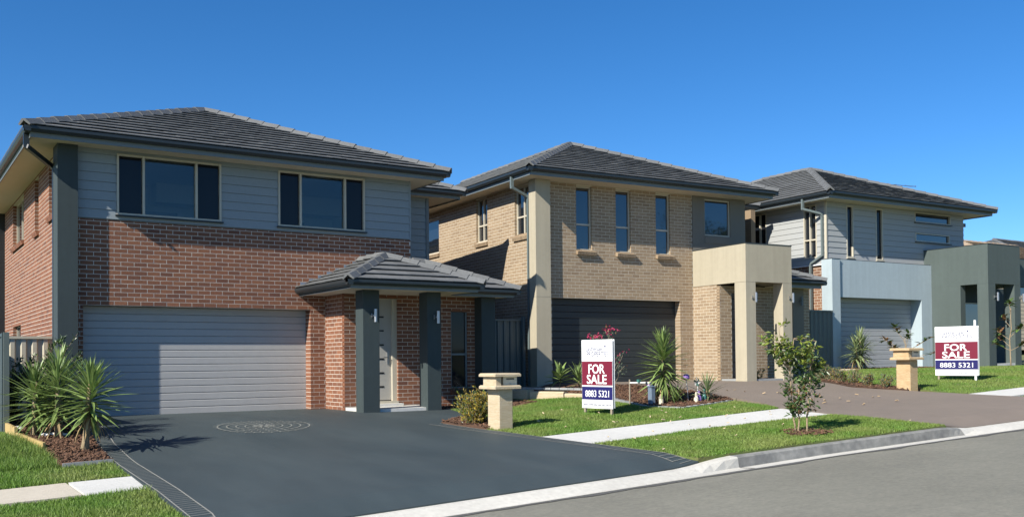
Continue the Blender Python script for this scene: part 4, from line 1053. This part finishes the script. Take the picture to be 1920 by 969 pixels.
# ------------------------------------------------------------------ plants
M['dry_leaf']=mat('dry_yucca_leaf',(.33,.235,.11),.8,rnd=.3,trans=.1)
def leaf_mesh(name,L,wd,droop,m,fold=.25,seg=5,tw=0):
    """one strap leaf: tapering, folded along its midrib, arching"""
    mb=MB(); v=[]
    for i in range(seg+1):
        t=i/seg; x=L*(t-.12*droop*t*t); z=-droop*L*t*t*.55; hw=wd/2*(.55+1.2*t-.1*t*t if t<.35 else 1.0*(1-((t-.35)/.65)**1.8)*.96+.01)
        v+=[(x,-hw,z+hw*fold),(x,0,z),(x,hw,z+hw*fold)]
    f=[]
    for i in range(seg):
        for j in range(2): a=i*3+j; f.append((a,a+1,a+4,a+3))
    return mb.add(v,f).mesh(name,m)
def yucca(label,x,y,heads,m,n,L,wd,trunk=True,z=None,group=None,lo=-.55,seed=1,tr=.05,name='yucca_plant',cat='yucca'):
    """heads: list of (dx,dy,stem bottom height, stem top height)"""
    rr=random.Random(seed); z=G(x,y)+.03 if z is None else z
    t=thing(name,label,cat,(x,y,z),0,group)
    lv=[leaf_mesh('leaf',L*s,wd*q,d,m,seg=5) for s,q,d in ((1,1,.12),(1.05,.9,.25),(.9,1.05,.05),(.95,.95,.55),(1.1,.85,.18),(.8,.8,.9))]; dry=leaf_mesh('leaf',L*.95,wd*.7,.7,M['dry_leaf'],seg=5)
    for dx,dy,h0,h1 in heads:
        if trunk:
            pts=[(dx*.25*(1-k/5)+dx*k/5*1.0+rr.uniform(-.008,.008),dy*k/5+rr.uniform(-.008,.008),-.06+(h1+.06)*k/5) for k in range(6)]
            MB().tube(pts,[tr*(1.35 if k==0 else 1-.09*k)*rr.uniform(.92,1.08) for k in range(6)],9).build('trunk',M['trunk'],t,smooth=True)
        for i in range(n):
            s=i/(n-1); h=h0+(h1-h0)*s
            el=lo+(1.45-lo)*(s**1.1)+rr.uniform(-.16,.16); az=i*2.39996+rr.uniform(-.2,.2); sc=(.72+.5*math.sin(math.pi*min(1,s*.8+.18)))*rr.uniform(.85,1.1)
            rot=(Matrix.Rotation(az,4,'Z')@Matrix.Rotation(-el,4,'Y')@Matrix.Rotation(rr.uniform(-.3,.3),4,'X'))
            mt=Matrix.Translation((dx,dy,h))@rot@Matrix.Diagonal((sc,sc*.95,sc,1))
            if s<.07 and trunk and rr.random()<.7: lf=dry
            else: lf=rr.choice(lv)
            link('leaf',lf,t,matrix=mt)
    return t
yucca('tall green yucca on a bare trunk in the front corner by the slate driveway',2.45,14.84,[(.10,.0,.50,1.02)],M['yucca'],150,.50,.052,seed=3,tr=.055)
yucca('bushy two-headed yucca behind the tall one, below the ribbed cream fence',2.29,16.02,[(.0,.0,.30,.95),(.12,.6,.4,1.08)],M['yucca'],125,.50,.050,seed=4)
yucca('leaning yucca closest to the dark fence end post',1.98,16.25,[(.05,.1,.25,.85)],M['yucca'],130,.50,.048,seed=5)
yucca('big dense yucca in the bed between the sale sign and the brown driveway',13.26,14.60,[(-.01,.0,.34,1.18)],M['yucca'],230,.52,.052,seed=6,lo=-.75,tr=.05)
yucca('small low yucca with thin grey leaves beside the brown driveway',14.14,14.28,[(0,0,.05,.24)],M['yucca_pale'],60,.42,.032,seed=7,lo=.05,tr=.03)
yucca('low tufted strap plant at the foot of the big dense yucca',13.42,14.42,[(0,0,.02,.12)],M['yucca'],55,.33,.022,seed=8,lo=.2,trunk=False,name='strap_plant',cat='plant')
yucca('spiky plant with broad leaves against the dark garage, left of its neighbour',13.56,18.55,[(0,0,.18,.42)],M['yucca'],26,.40,.10,seed=9,lo=-.2,tr=.02,name='cordyline_plant',cat='plant')
yucca('thin-leaved spiky plant just behind the edge of the nearer sale sign',13.66,17.95,[(0,0,.12,.36)],M['yucca'],48,.42,.035,seed=10,lo=0,tr=.02)
yucca('round spiky dracaena bush in front of the mid grey garage door',24.75,18.55,[(0,0,.35,.95),(.25,.1,.2,.72),(-.22,0,.25,.7)],M['yucca_pale'],75,.50,.045,seed=11,lo=-.6,tr=.04,z=.70)

def crown(pts_fn,n,L,wd,m_list,seed,parent,name='foliage',base=(0,0,0),up=.3,size=(.7,1.25)):
    """many small pointed leaves, one joined mesh per leaf colour"""
    rr=random.Random(seed); mbs=[MB() for _ in m_list]
    for i in range(n):
        p,k,d=pts_fn(rr)
        d=Vector(d)+Vector((rr.uniform(-1,1),rr.uniform(-1,1),rr.uniform(-1,1)*.8+up)); d.normalize()
        s=d.cross(Vector((rr.uniform(-1,1),rr.uniform(-1,1),rr.uniform(-.2,1)))).normalized(); nn=s.cross(d)
        l=L*rr.uniform(*size); w_=wd*rr.uniform(*size)*.5; p=Vector(p)
        v=[p,p+d*l*.45+s*w_+nn*w_*.35,p+d*l-nn*l*.12,p+d*l*.45-s*w_+nn*w_*.35]
        mbs[k].add(v,[(0,1,2),(0,2,3)])
    for mb,m in zip(mbs,m_list):
        if mb.v: mb.build(name,m,parent,base)
def limb(p,q,r0,r1,rr,seg=4,wob=.05):
    pts=[]
    for i in range(seg+1):
        t=i/seg; a=Vector(p).lerp(Vector(q),t); k=math.sin(math.pi*t)*wob
        pts.append(a+Vector((rr.uniform(-k,k),rr.uniform(-k,k),0)))
    return pts,[r0+(r1-r0)*i/seg for i in range(seg+1)]
# young street tree on the verge
def street_tree():
    rr=random.Random(12); x,y=11.66,9.80; t=thing('street_tree','young multi-stemmed street tree on the grass verge by the kerb','tree',(x,y,G(x,y)))
    twigs=[]
    stems=[((-.02,.10,-.05),(-.10,.12,.95)),((.03,-.08,-.05),(.10,-.10,.90)),((-.01,.05,-.05),(.03,.06,.75))]
    mb=MB()
    for a,b in stems:
        pts,rd=limb(a,b,.016,.009,rr,6,.03); mb.tube(pts,rd,7)
        for k in range(13):
            s=rr.uniform(.34,1.0); o=Vector(a).lerp(Vector(b),s); az=rr.uniform(0,6.28); l=rr.uniform(.14,.34)*(1.0 if s>.6 else .75)
            e=o+Vector((math.cos(az)*l*.75,math.sin(az)*l*.75,rr.uniform(-.05,.5)*l+.05)); twigs.append((o,e))
    tops=[((-.10,.12,.95),(-.30,.24,1.52)),((-.10,.12,.95),(-.22,.22,1.70)),((-.10,.12,.95),(-.02,.1,1.45)),((.10,-.10,.90),(.16,-.16,1.40)),((.10,-.1,.9),(.06,-.15,1.3)),((-.10,.12,.95),(-.34,.30,1.32)),((.03,.06,.75),(.18,-.10,1.02))]
    for a,b in tops:
        pts,rd=limb(a,b,.010,.004,rr,4,.04); mb.tube(pts,rd,6)
        for k in range(9):
            s=rr.uniform(.2,1); o=Vector(a).lerp(Vector(b),s); az=rr.uniform(0,6.28); l=rr.uniform(.10,.24)
            twigs.append((o,o+Vector((math.cos(az)*l,math.sin(az)*l,rr.uniform(-.08,.12)))))
    mb.build('trunk',M['bark'],t,smooth=True)
    tw=MB()
    for o,e in twigs: tw.tube([o,(o+e)/2+Vector((0,0,.01)),e],[.0045,.0035,.002],5)
    tw.build('twigs',M['bark'],t)
    def fn(r):
        o,e=r.choice(twigs); s=r.uniform(.25,1.05); p=o.lerp(e,s)+Vector((r.gauss(0,.025),r.gauss(0,.025),r.gauss(0,.025)))
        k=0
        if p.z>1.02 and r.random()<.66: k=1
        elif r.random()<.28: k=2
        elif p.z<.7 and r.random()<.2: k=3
        return p,k,(e-o).normalized()*.8
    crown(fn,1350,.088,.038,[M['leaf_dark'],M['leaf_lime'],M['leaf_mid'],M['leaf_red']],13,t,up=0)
    chips('mulch',[(x-.45,y-.2),(x-.1,y+.35),(x+.3,y+.2),(x+.35,y-.35),(x-.1,y-.42)],170,.03,(.03,.06))
street_tree()
# bushy shrub with fine leaves at the foot of the charcoal corner pillar
def bush(label,x,y,rx,ry,h,n,L,wd,mats,seed,z=None,group=None,name='garden_shrub',stems=7,gap=.0,wts=None,up=.6):
    rr=random.Random(seed); z=G(x,y)+.02 if z is None else z; t=thing(name,label,'shrub',(x,y,z),0,group); mb=MB(); tips=[]
    for i in range(stems):
        az=rr.uniform(0,6.28); r=rr.uniform(.35,.95); e=Vector((math.cos(az)*rx*r,math.sin(az)*ry*r,h*rr.uniform(.6,.98)*(1-.35*r*r)))
        pts,rd=limb((math.cos(az)*.03,math.sin(az)*.03,-.03),e,.010,.003,rr,4,.03); mb.tube(pts,rd,5)
        for k in range(7):
            j=rr.randint(1,4); o=pts[j]; a2=rr.uniform(0,6.28); l=rr.uniform(.25,.6)*min(rx,h*.7)
            tips.append((o,o+Vector((math.cos(a2)*l,math.sin(a2)*l,rr.uniform(0,.9)*l)))); tips.append((pts[j-1],pts[j]))
    for o,e in tips: mb.tube([o,e],[.003,.0015],4)
    mb.build('stem',M['bark'],t)
    ws=wts or [1]*len(mats)
    def fn(r):
        o,e=r.choice(tips); p=o.lerp(e,r.uniform(.1,1.05))+Vector((r.gauss(0,.015),r.gauss(0,.015),r.gauss(0,.015)))
        if p.z<.02: p.z=.02+r.random()*.05
        return p,r.choices(range(len(mats)),ws)[0],(e-o).normalized()*.7+Vector((0,0,.2))
    crown(fn,n,L,wd,mats,seed+50,t,up=up*.5)
    return t
bush('tall fine-leaved shrub between the yuccas and the charcoal corner pillar',2.35,18.1,.55,.75,1.55,2600,.07,.03,[M['leaf_dark'],M['leaf_mid'],M['leaf_grey']],21,stems=14)
bush('dense leafy shrub against the dark side fence behind the yuccas',1.95,18.9,.3,.7,1.15,1300,.07,.03,[M['leaf_dark'],M['leaf_mid']],22,stems=9)
bush('golden-tipped shrub on mulch beside the pale sandstone mailbox',8.60,14.25,.34,.40,.58,5200,.048,.020,[M['leaf_gold'],M['leaf_lime'],M['leaf_grey'],M['leaf_dark']],23,stems=34,wts=[6,3,2,1],up=1.2)
bush('low dark shrub under the narrow window of the red brick porch',11.05,18.55,.35,.25,.55,600,.06,.02,[M['leaf_dark'],M['leaf_grey']],24)
row=[(18.98,13.62),(19.02,14.15),(19.30,14.75),(19.55,15.25),(19.95,15.75),(20.25,16.25),(20.60,16.7),(20.95,17.1)]
wl_=['nearest the yellow sandstone mailbox','second from the yellow sandstone mailbox','third from the yellow sandstone mailbox','fourth from the yellow sandstone mailbox','fifth from the yellow sandstone mailbox','sixth from the yellow sandstone mailbox','seventh from the yellow sandstone mailbox','farthest from the yellow mailbox, at the fence end of the row']
for i,(x,y) in enumerate(row):
    k=1 if i<6 else 1.35
    bush('small bronze-green hedge shrub, '+wl_[i],x+.12,y,.16*k,.17*k,(.32+.04*(i%3))*k,600,.045,.020,[M['leaf_grey'],M['leaf_mid'],M['leaf_red'],M['leaf_gold']],30+i,group='little shrubs in a row along the brown driveway',stems=10,wts=[4,2,2,1],up=1)
bush('low shrub at the corner pillar of the portico behind the street tree',18.95+1.2,18.35,.3,.25,.45,420,.055,.02,[M['leaf_grey'],M['leaf_gold'],M['leaf_mid']],45)
def magnolia(label,x,y,z,h,tips,seed,n=13,L=.19,wd=.085):
    rr=random.Random(seed); t=thing('magnolia_tree',label,'tree',(x,y,z)); mb=MB()
    pts,rd=limb((0,0,-.05),(rr.uniform(-.05,.05),0,h),.022,.010,rr,6,.03); mb.tube(pts,rd,7); mb.build('trunk',M['bark'],t,smooth=True)
    lv=[leaf_mesh('leaf',L,wd,d,m,fold=.3,seg=4) for d in (.1,.35) for m in (M['leaf_dark'],M['leaf_mid'],M['leaf_red'])]
    for (dx,dy,dz,h0) in tips:
        a=Vector((0,0,h0)); b=Vector((dx,dy,dz)); p2,r2=limb(a,b,.009,.005,rr,3,.03); br=MB(); br.tube(p2,r2,5); br.build('branch',M['bark'],t)
        for i in range(n):
            s=rr.uniform(.55,1.0); o=a.lerp(b,s); mt=Matrix.Translation(o)@Matrix.Rotation(i*2.4,4,'Z')@Matrix.Rotation(-rr.uniform(-.3,.9),4,'Y')@Matrix.Diagonal((rr.uniform(.7,1.1),)*3+(1,))
            link('leaf',rr.choice(lv),t,matrix=mt)
magnolia('young broad-leaved magnolia rising behind the yellow sandstone mailbox',24.6,16.9,.68,.95,[(-.1,.3,1.25,.7),(-.15,.75,.95,.5),(0,-.1,1.05,.6),(.1,-.75,.9,.5),(.2,-1.2,.55,.3),(-.1,.45,.7,.4)],51,13,.22,.10)
magnolia('young broad-leaved magnolia standing in front of the green portico pillars',28.0,15.75,.70,1.75,[(0,.0,1.95,1.6),(-.1,.42,1.15,.8),(.1,-.35,1.25,.9),(-.05,.5,.75,.5),(.1,-.45,.75,.5),(.0,.25,1.5,1.2),(0,.4,.95,.6)],52,14,.24,.11)
# bougainvillea behind the nearer sign
def bougainvillea():
    rr=random.Random(61); x,y=13.62,17.0; z=G(x,y); t=thing('bougainvillea','magenta bougainvillea sprawling behind the nearer for sale sign','shrub',(x,y,z)); mb=MB(); tips=[]
    for i in range(9):
        e=Vector((rr.uniform(-.12,.12),rr.uniform(-.85,.35),rr.uniform(.7,1.38))); 
        if i<4: e=Vector((rr.uniform(-.1,.1),[-.30,-.1,.05,.3][i],[1.36,1.42,1.25,1.28][i]))
        if i in (6,7): e=Vector((0,-.75,[.95,.62][i-6]))
        pts,rd=limb((0,0,-.03),e,.010,.004,rr,5,.06); mb.tube(pts,rd,5); tips.append((pts[3],e)); tips.append((pts[4],e+Vector((rr.uniform(-.1,.1),rr.uniform(-.14,.14),.02))))
    mb.build('stem',M['stake'],t)
    def fb(r):
        o,e=r.choice(tips[:8] if r.random()<.8 else tips); return e+Vector((r.gauss(0,.05),r.gauss(0,.07),r.gauss(0,.035))),(0 if r.random()<.8 else 1),(0,0,.3)
    crown(fb,120,.05,.045,[M['pink'],M['leaf_red']],62,t,'flowers')
    def fl_(r):
        o,e=r.choice(tips); return o.lerp(e,r.random())+Vector((r.gauss(0,.05),r.gauss(0,.05),r.gauss(0,.05))),0,(0,0,.2)
    crown(fl_,190,.06,.035,[M['leaf_grey']],63,t,'foliage')
bougainvillea()
# garden ornaments round the big yucca
def ornament(name,label,cat,x,y): 
    t=thing(name,label,cat,(x,y,G(x,y)+.02)); return t
def tulip(label,x,y,h,m,tilt=0):
    t=ornament('garden_flower',label,'garden ornament',x,y)
    MB().tube([(0,0,-.05),(0,tilt*.5,h*.6),(0,tilt,h)],.007,6).build('stem',M['steel'],t)
    pr=[(0,.018),(.018,.05),(.045,.075),(.085,.07),(.125,.035)]; mb=MB(); mb.tube([(0,tilt,h+a) for a,r in pr],[r for a,r in pr],12); mb.build('flower_head',m,t,smooth=True)
    return t
tulip('purple tulip-shaped garden light on a thin bent stem',13.72,14.38,.44,M['purple'],.06)
tulip('purple garden light low beside the blue grey bollard',12.98,14.72,.30,M['purple'],0)
t=ornament('garden_bollard','square blue grey bollard at the front of the middle bed','garden ornament',12.84,14.50); MB().bevbox(-.055,.055,-.055,.055,-.1,.36,.01).build('post',M['post_blue'],t); MB().bevbox(-.065,.065,-.065,.065,.361,.385,.01).build('cap',M['post_blue'],t)
t=ornament('garden_tap','dark garden tap on a stake with a long spout','garden tap',12.66,14.95); MB().tube([(0,0,-.1),(0,0,.50)],.016,8).build('pipe',M['stake'],t); MB().tube([(0,0,.43),(.30,-.30,.43)],.018,8).tube([(.30,-.30,.44),(.32,-.32,.36)],.018,8).build('spout',M['steel'],t); MB().box(.10,.16,-.16,-.10,.44,.50).build('tap_handle',M['teal'],t)
t=ornament('garden_lantern','small cream lantern on the mulch beside the bollard','garden ornament',13.02,14.42); MB().tube([(0,0,0),(0,0,.03),(0,0,.12),(0,0,.14)],[.05,.045,.045,.055],10).build('body',M['cream_p'],t); MB().tube([(0,0,.141),(0,0,.20)],[.06,.008],10).build('lid',M['stake'],t)
t=ornament('garden_pinwheel','purple and teal pinwheel on a white stick','garden ornament',13.93,14.33); MB().tube([(0,0,-.05),(0,0,.42)],.008,6).build('stick',M['white_p'],t)
for k in range(6):
    a=k*math.pi/3; mb=MB(); ca,sa=math.cos(a),math.sin(a); Z=.40
    mb.add([(-.012,0,Z),(-.03,-ca*.05-sa*.05,Z+sa*.05-ca*.05),(-.012,-ca*.11,Z+sa*.11),(-.004,-ca*.06,Z+sa*.06)],[(0,1,2),(0,2,3),(0,2,1),(0,3,2)]); mb.build('vane',M['teal'] if k%2 else M['white_p'],t)
for nm,lab,x,y,m,h in (('garden_gnome','small purple ornament figure at the foot of the pinwheel',13.86,14.22,M['purple'],.24),('garden_gnome','small dark teal ornament figure right of the pinwheel',14.06,14.28,M['teal'],.26),('garden_gnome','small cream ornament figure left of the pinwheel',13.74,14.18,M['cream_p'],.23)):
    t=ornament(nm,lab,'garden ornament',x,y)
    MB().tube([(0,0,-.02),(0,0,.02),(0,0,h*.35),(0,0,h*.55),(0,0,h*.62)],[.04,.048,.05,.035,.015],10).build('body',m,t,smooth=True); MB().tube([(0,0,h*.62),(0,0,h*.70),(0,0,h*.80)],[.02,.032,.022],10).build('head',M['cream_p'],t,smooth=True); MB().tube([(0,0,h*.77),(0,0,h)],[.03,.003],10).build('hat',m,t,smooth=True)
# odds and ends in the left bed
o=MB().tube([(2.08,16.2,.015),(2.2,16.12,.02),(2.34,16.13,.02),(2.42,16.02,.0)],.035,10).build('white_pipe',M['white_p'],smooth=True); o.location.z=G(2.2,16.1)+.06; tag(o,'short piece of white pipe lying on the mulch under the yuccas','pipe')
def rock(label,x,y,s,seed):
    rr=random.Random(seed); bm=bmesh.new(); bmesh.ops.create_icosphere(bm,subdivisions=2,radius=1)
    for v in bm.verts: v.co*=rr.uniform(.8,1.12)
    for v in bm.verts: v.co=Vector((v.co.x*s*1.2,v.co.y*s*.9,v.co.z*s*.7))
    me=bpy.data.meshes.new('rock'); bm.to_mesh(me); bm.free(); me.materials.append(M['concrete']); o=link('rock',me,None,(x,y,G(x,y)+s*.5)); tag(o,label,'rock')
import bmesh
rock('small white rock by the dark fence end post',1.86,17.0,.10,71)
rock('grey rock at the back of the golden-tipped shrub',9.02,14.05,.12,72)
# gum tree across the street, seen mirrored in the square window
def gum_tree():
    rr=random.Random(81); x,y=46.5,-14.0; t=thing('gum_tree','tall gum tree across the street, mirrored in the square upstairs window','tree',(x,y,K(46)-.2)); mb=MB(); tips=[]
    pts,rd=limb((0,0,-.2),(.5,.2,7.5),.28,.14,rr,7,.25); mb.tube(pts,rd,10)
    for i in range(14):
        j=rr.randint(3,7); az=rr.uniform(0,6.28); l=rr.uniform(2,4); e=pts[j]+Vector((math.cos(az)*l*.7,math.sin(az)*l*.7,l*rr.uniform(.5,1))); p2,r2=limb(pts[j],e,.10,.03,rr,4,.2); mb.tube(p2,r2,7); tips+=[(p2[2],e),(p2[3],e+Vector((rr.uniform(-1,1),rr.uniform(-1,1),rr.uniform(0,1))))]
    mb.build('trunk',M['bark'],t,smooth=True)
    def fn(r):
        o,e=r.choice(tips); return e+Vector((r.gauss(0,.55),r.gauss(0,.55),r.gauss(0,.4))),(0 if r.random()<.7 else 1),(0,0,-.3)
    crown(fn,4200,.30,.09,[M['leaf_dark'],M['leaf_grey']],82,t,up=-.5)
gum_tree()

# ------------------------------------------------------------------ lawns
def lawn(poly,n,h=(.03,.06),seed=1,nu=16):
    xs=[p[0] for p in poly]; ys=[p[1] for p in poly]
    r=np.random.default_rng(seed); pts=np.empty((0,2))
    def inside(P):
        ins=np.zeros(len(P),bool); j=len(poly)-1
        for i in range(len(poly)):
            a,b=poly[i],poly[j]
            if a[1]!=b[1]:
                c=((a[1]>P[:,1])!=(b[1]>P[:,1]))&(P[:,0]<(b[0]-a[0])*(P[:,1]-a[1])/(b[1]-a[1])+a[0]); ins^=c
            j=i
        return ins
    while len(pts)<n:
        P=np.stack([r.uniform(min(xs),max(xs),n),r.uniform(min(ys),max(ys),n)],1); pts=np.concatenate([pts,P[inside(P)]])
    pts=pts[:n]
    z=np.array([G(a,b) for a,b in pts])+.006
    az=r.uniform(0,2*np.pi,n); hh=r.uniform(*h,n)*(1+.35*np.sin(pts[:,0]*3.1)*np.sin(pts[:,1]*2.3)); ln=r.uniform(.1,.9,n)*hh; wd=r.uniform(.004,.008,n)
    la=r.uniform(0,2*np.pi,n)
    v=np.empty((n,3,3)); dx,dy=np.cos(az)*wd,np.sin(az)*wd
    v[:,0]=np.stack([pts[:,0]-dx,pts[:,1]-dy,z],1); v[:,1]=np.stack([pts[:,0]+dx,pts[:,1]+dy,z],1)
    v[:,2]=np.stack([pts[:,0]+np.cos(la)*ln,pts[:,1]+np.sin(la)*ln,z+hh],1)
    me=bpy.data.meshes.new('grass'); me.vertices.add(3*n); me.vertices.foreach_set('co',v.reshape(-1)); me.loops.add(3*n)
    me.loops.foreach_set('vertex_index',np.arange(3*n,dtype=np.int32)); me.polygons.add(n); me.polygons.foreach_set('loop_start',np.arange(0,3*n,3,dtype=np.int32))
    try: me.polygons.foreach_set('loop_total',np.full(n,3,dtype=np.int32))
    except Exception: pass
    me.materials.append(M['grass']); me.update(); me.validate()
    tag(link('grass',me),kind='stuff')
def lawn_sheet(a,b,nu,nv,h=.004): sheet('lawn',a,b,nu,nv,M['lawn'],h,skirt=.1)
lawn_sheet([(-14,9.07),(2.52,9.13)],[(-14,11.68),(2.62,11.6)],60,10)
lawn_sheet([(-14,12.87),(2.67,12.74)],[(-14,13.96),(2.69,13.96)],60,6)
lawn_sheet([(-14,13.965),(2.05,13.965)],[(-14,17.0),(1.68,17.0)],60,10,.004)
lawn_sheet([(-14,17.003),(1.68,17.003)],[(-14,30),(1.68,30)],30,14,.004)
lawn_sheet([(8.87,9.13),(11,9.07),(14.0,8.93)],[(8.63,11.04),(11.3,11.2),(14.0,11.1)],40,12)
lawn_sheet([(8.57,12.26),(8.47,13.0),(8.49,13.7),(9.1,13.76),(9.2,15.5),(9.8,17.2),(10.2,17.95)],[(14.18,12.42),(14.5,13.0),(12.9,13.68),(12.6,14.2),(12.85,15.5),(13.1,17.0),(12.9,17.68)],60,24)
lawn_sheet([(12.32,17.69),(12.32,20.9)],[(12.9,17.68),(12.55,20.9)],10,4)
lawn_sheet([(18.87,11.62),(19.36,12.94),(19.52,14.2),(20.52,15.7),(21.62,17.4),(23.4,18.6)],[(40,11.35),(40,12.9),(40,14.2),(36,15.2),(30,16.9),(26,18.3)],40,40)
lawn_sheet([(19.32,8.65),(19.02,10.6)],[(44,7.42),(44,10.3)],10,40)
lawn([(-3,9.12),(2.5,9.15),(2.6,11.6),(-3,11.68)],60000,(.03,.065),1)
lawn([(-3,12.87),(2.66,12.76),(2.68,13.95),(2.04,14.0),(1.98,15.2),(1.74,16.3),(1.66,17.1),(-3,17.1)],70000,(.03,.07),2)
lawn([(.9,14.2),(2.02,14.0),(1.97,15.2),(1.72,16.2),(1.2,16.6)],9000,(.07,.15),3)
lawn([(8.88,9.14),(11,9.08),(14,8.94),(14,11.1),(11.3,11.2),(8.64,11.05)],60000,(.022,.045),4)
lawn([(8.58,12.26),(14.16,12.42),(14.5,13.0),(14.6,13.95),(12.9,13.70),(12.56,14.3),(12.8,15.2),(13.0,16.7),(12.55,18.4),(12.3,20.5),(12.3,17.7),(10.2,17.9),(9.2,15.5),(9.1,13.7),(8.5,13.7)],100000,(.022,.05),5)
lawn([(18.9,11.62),(19.36,12.9),(19.5,14.2),(20.5,15.7),(21.6,17.4),(23.4,18.5),(26,18.2),(30,16.8),(34,12),(30,11.6)],90000,(.025,.05),6)
lawn([(19.3,8.7),(19.02,10.6),(30,10.7),(30,8.1)],20000,(.025,.05),7)
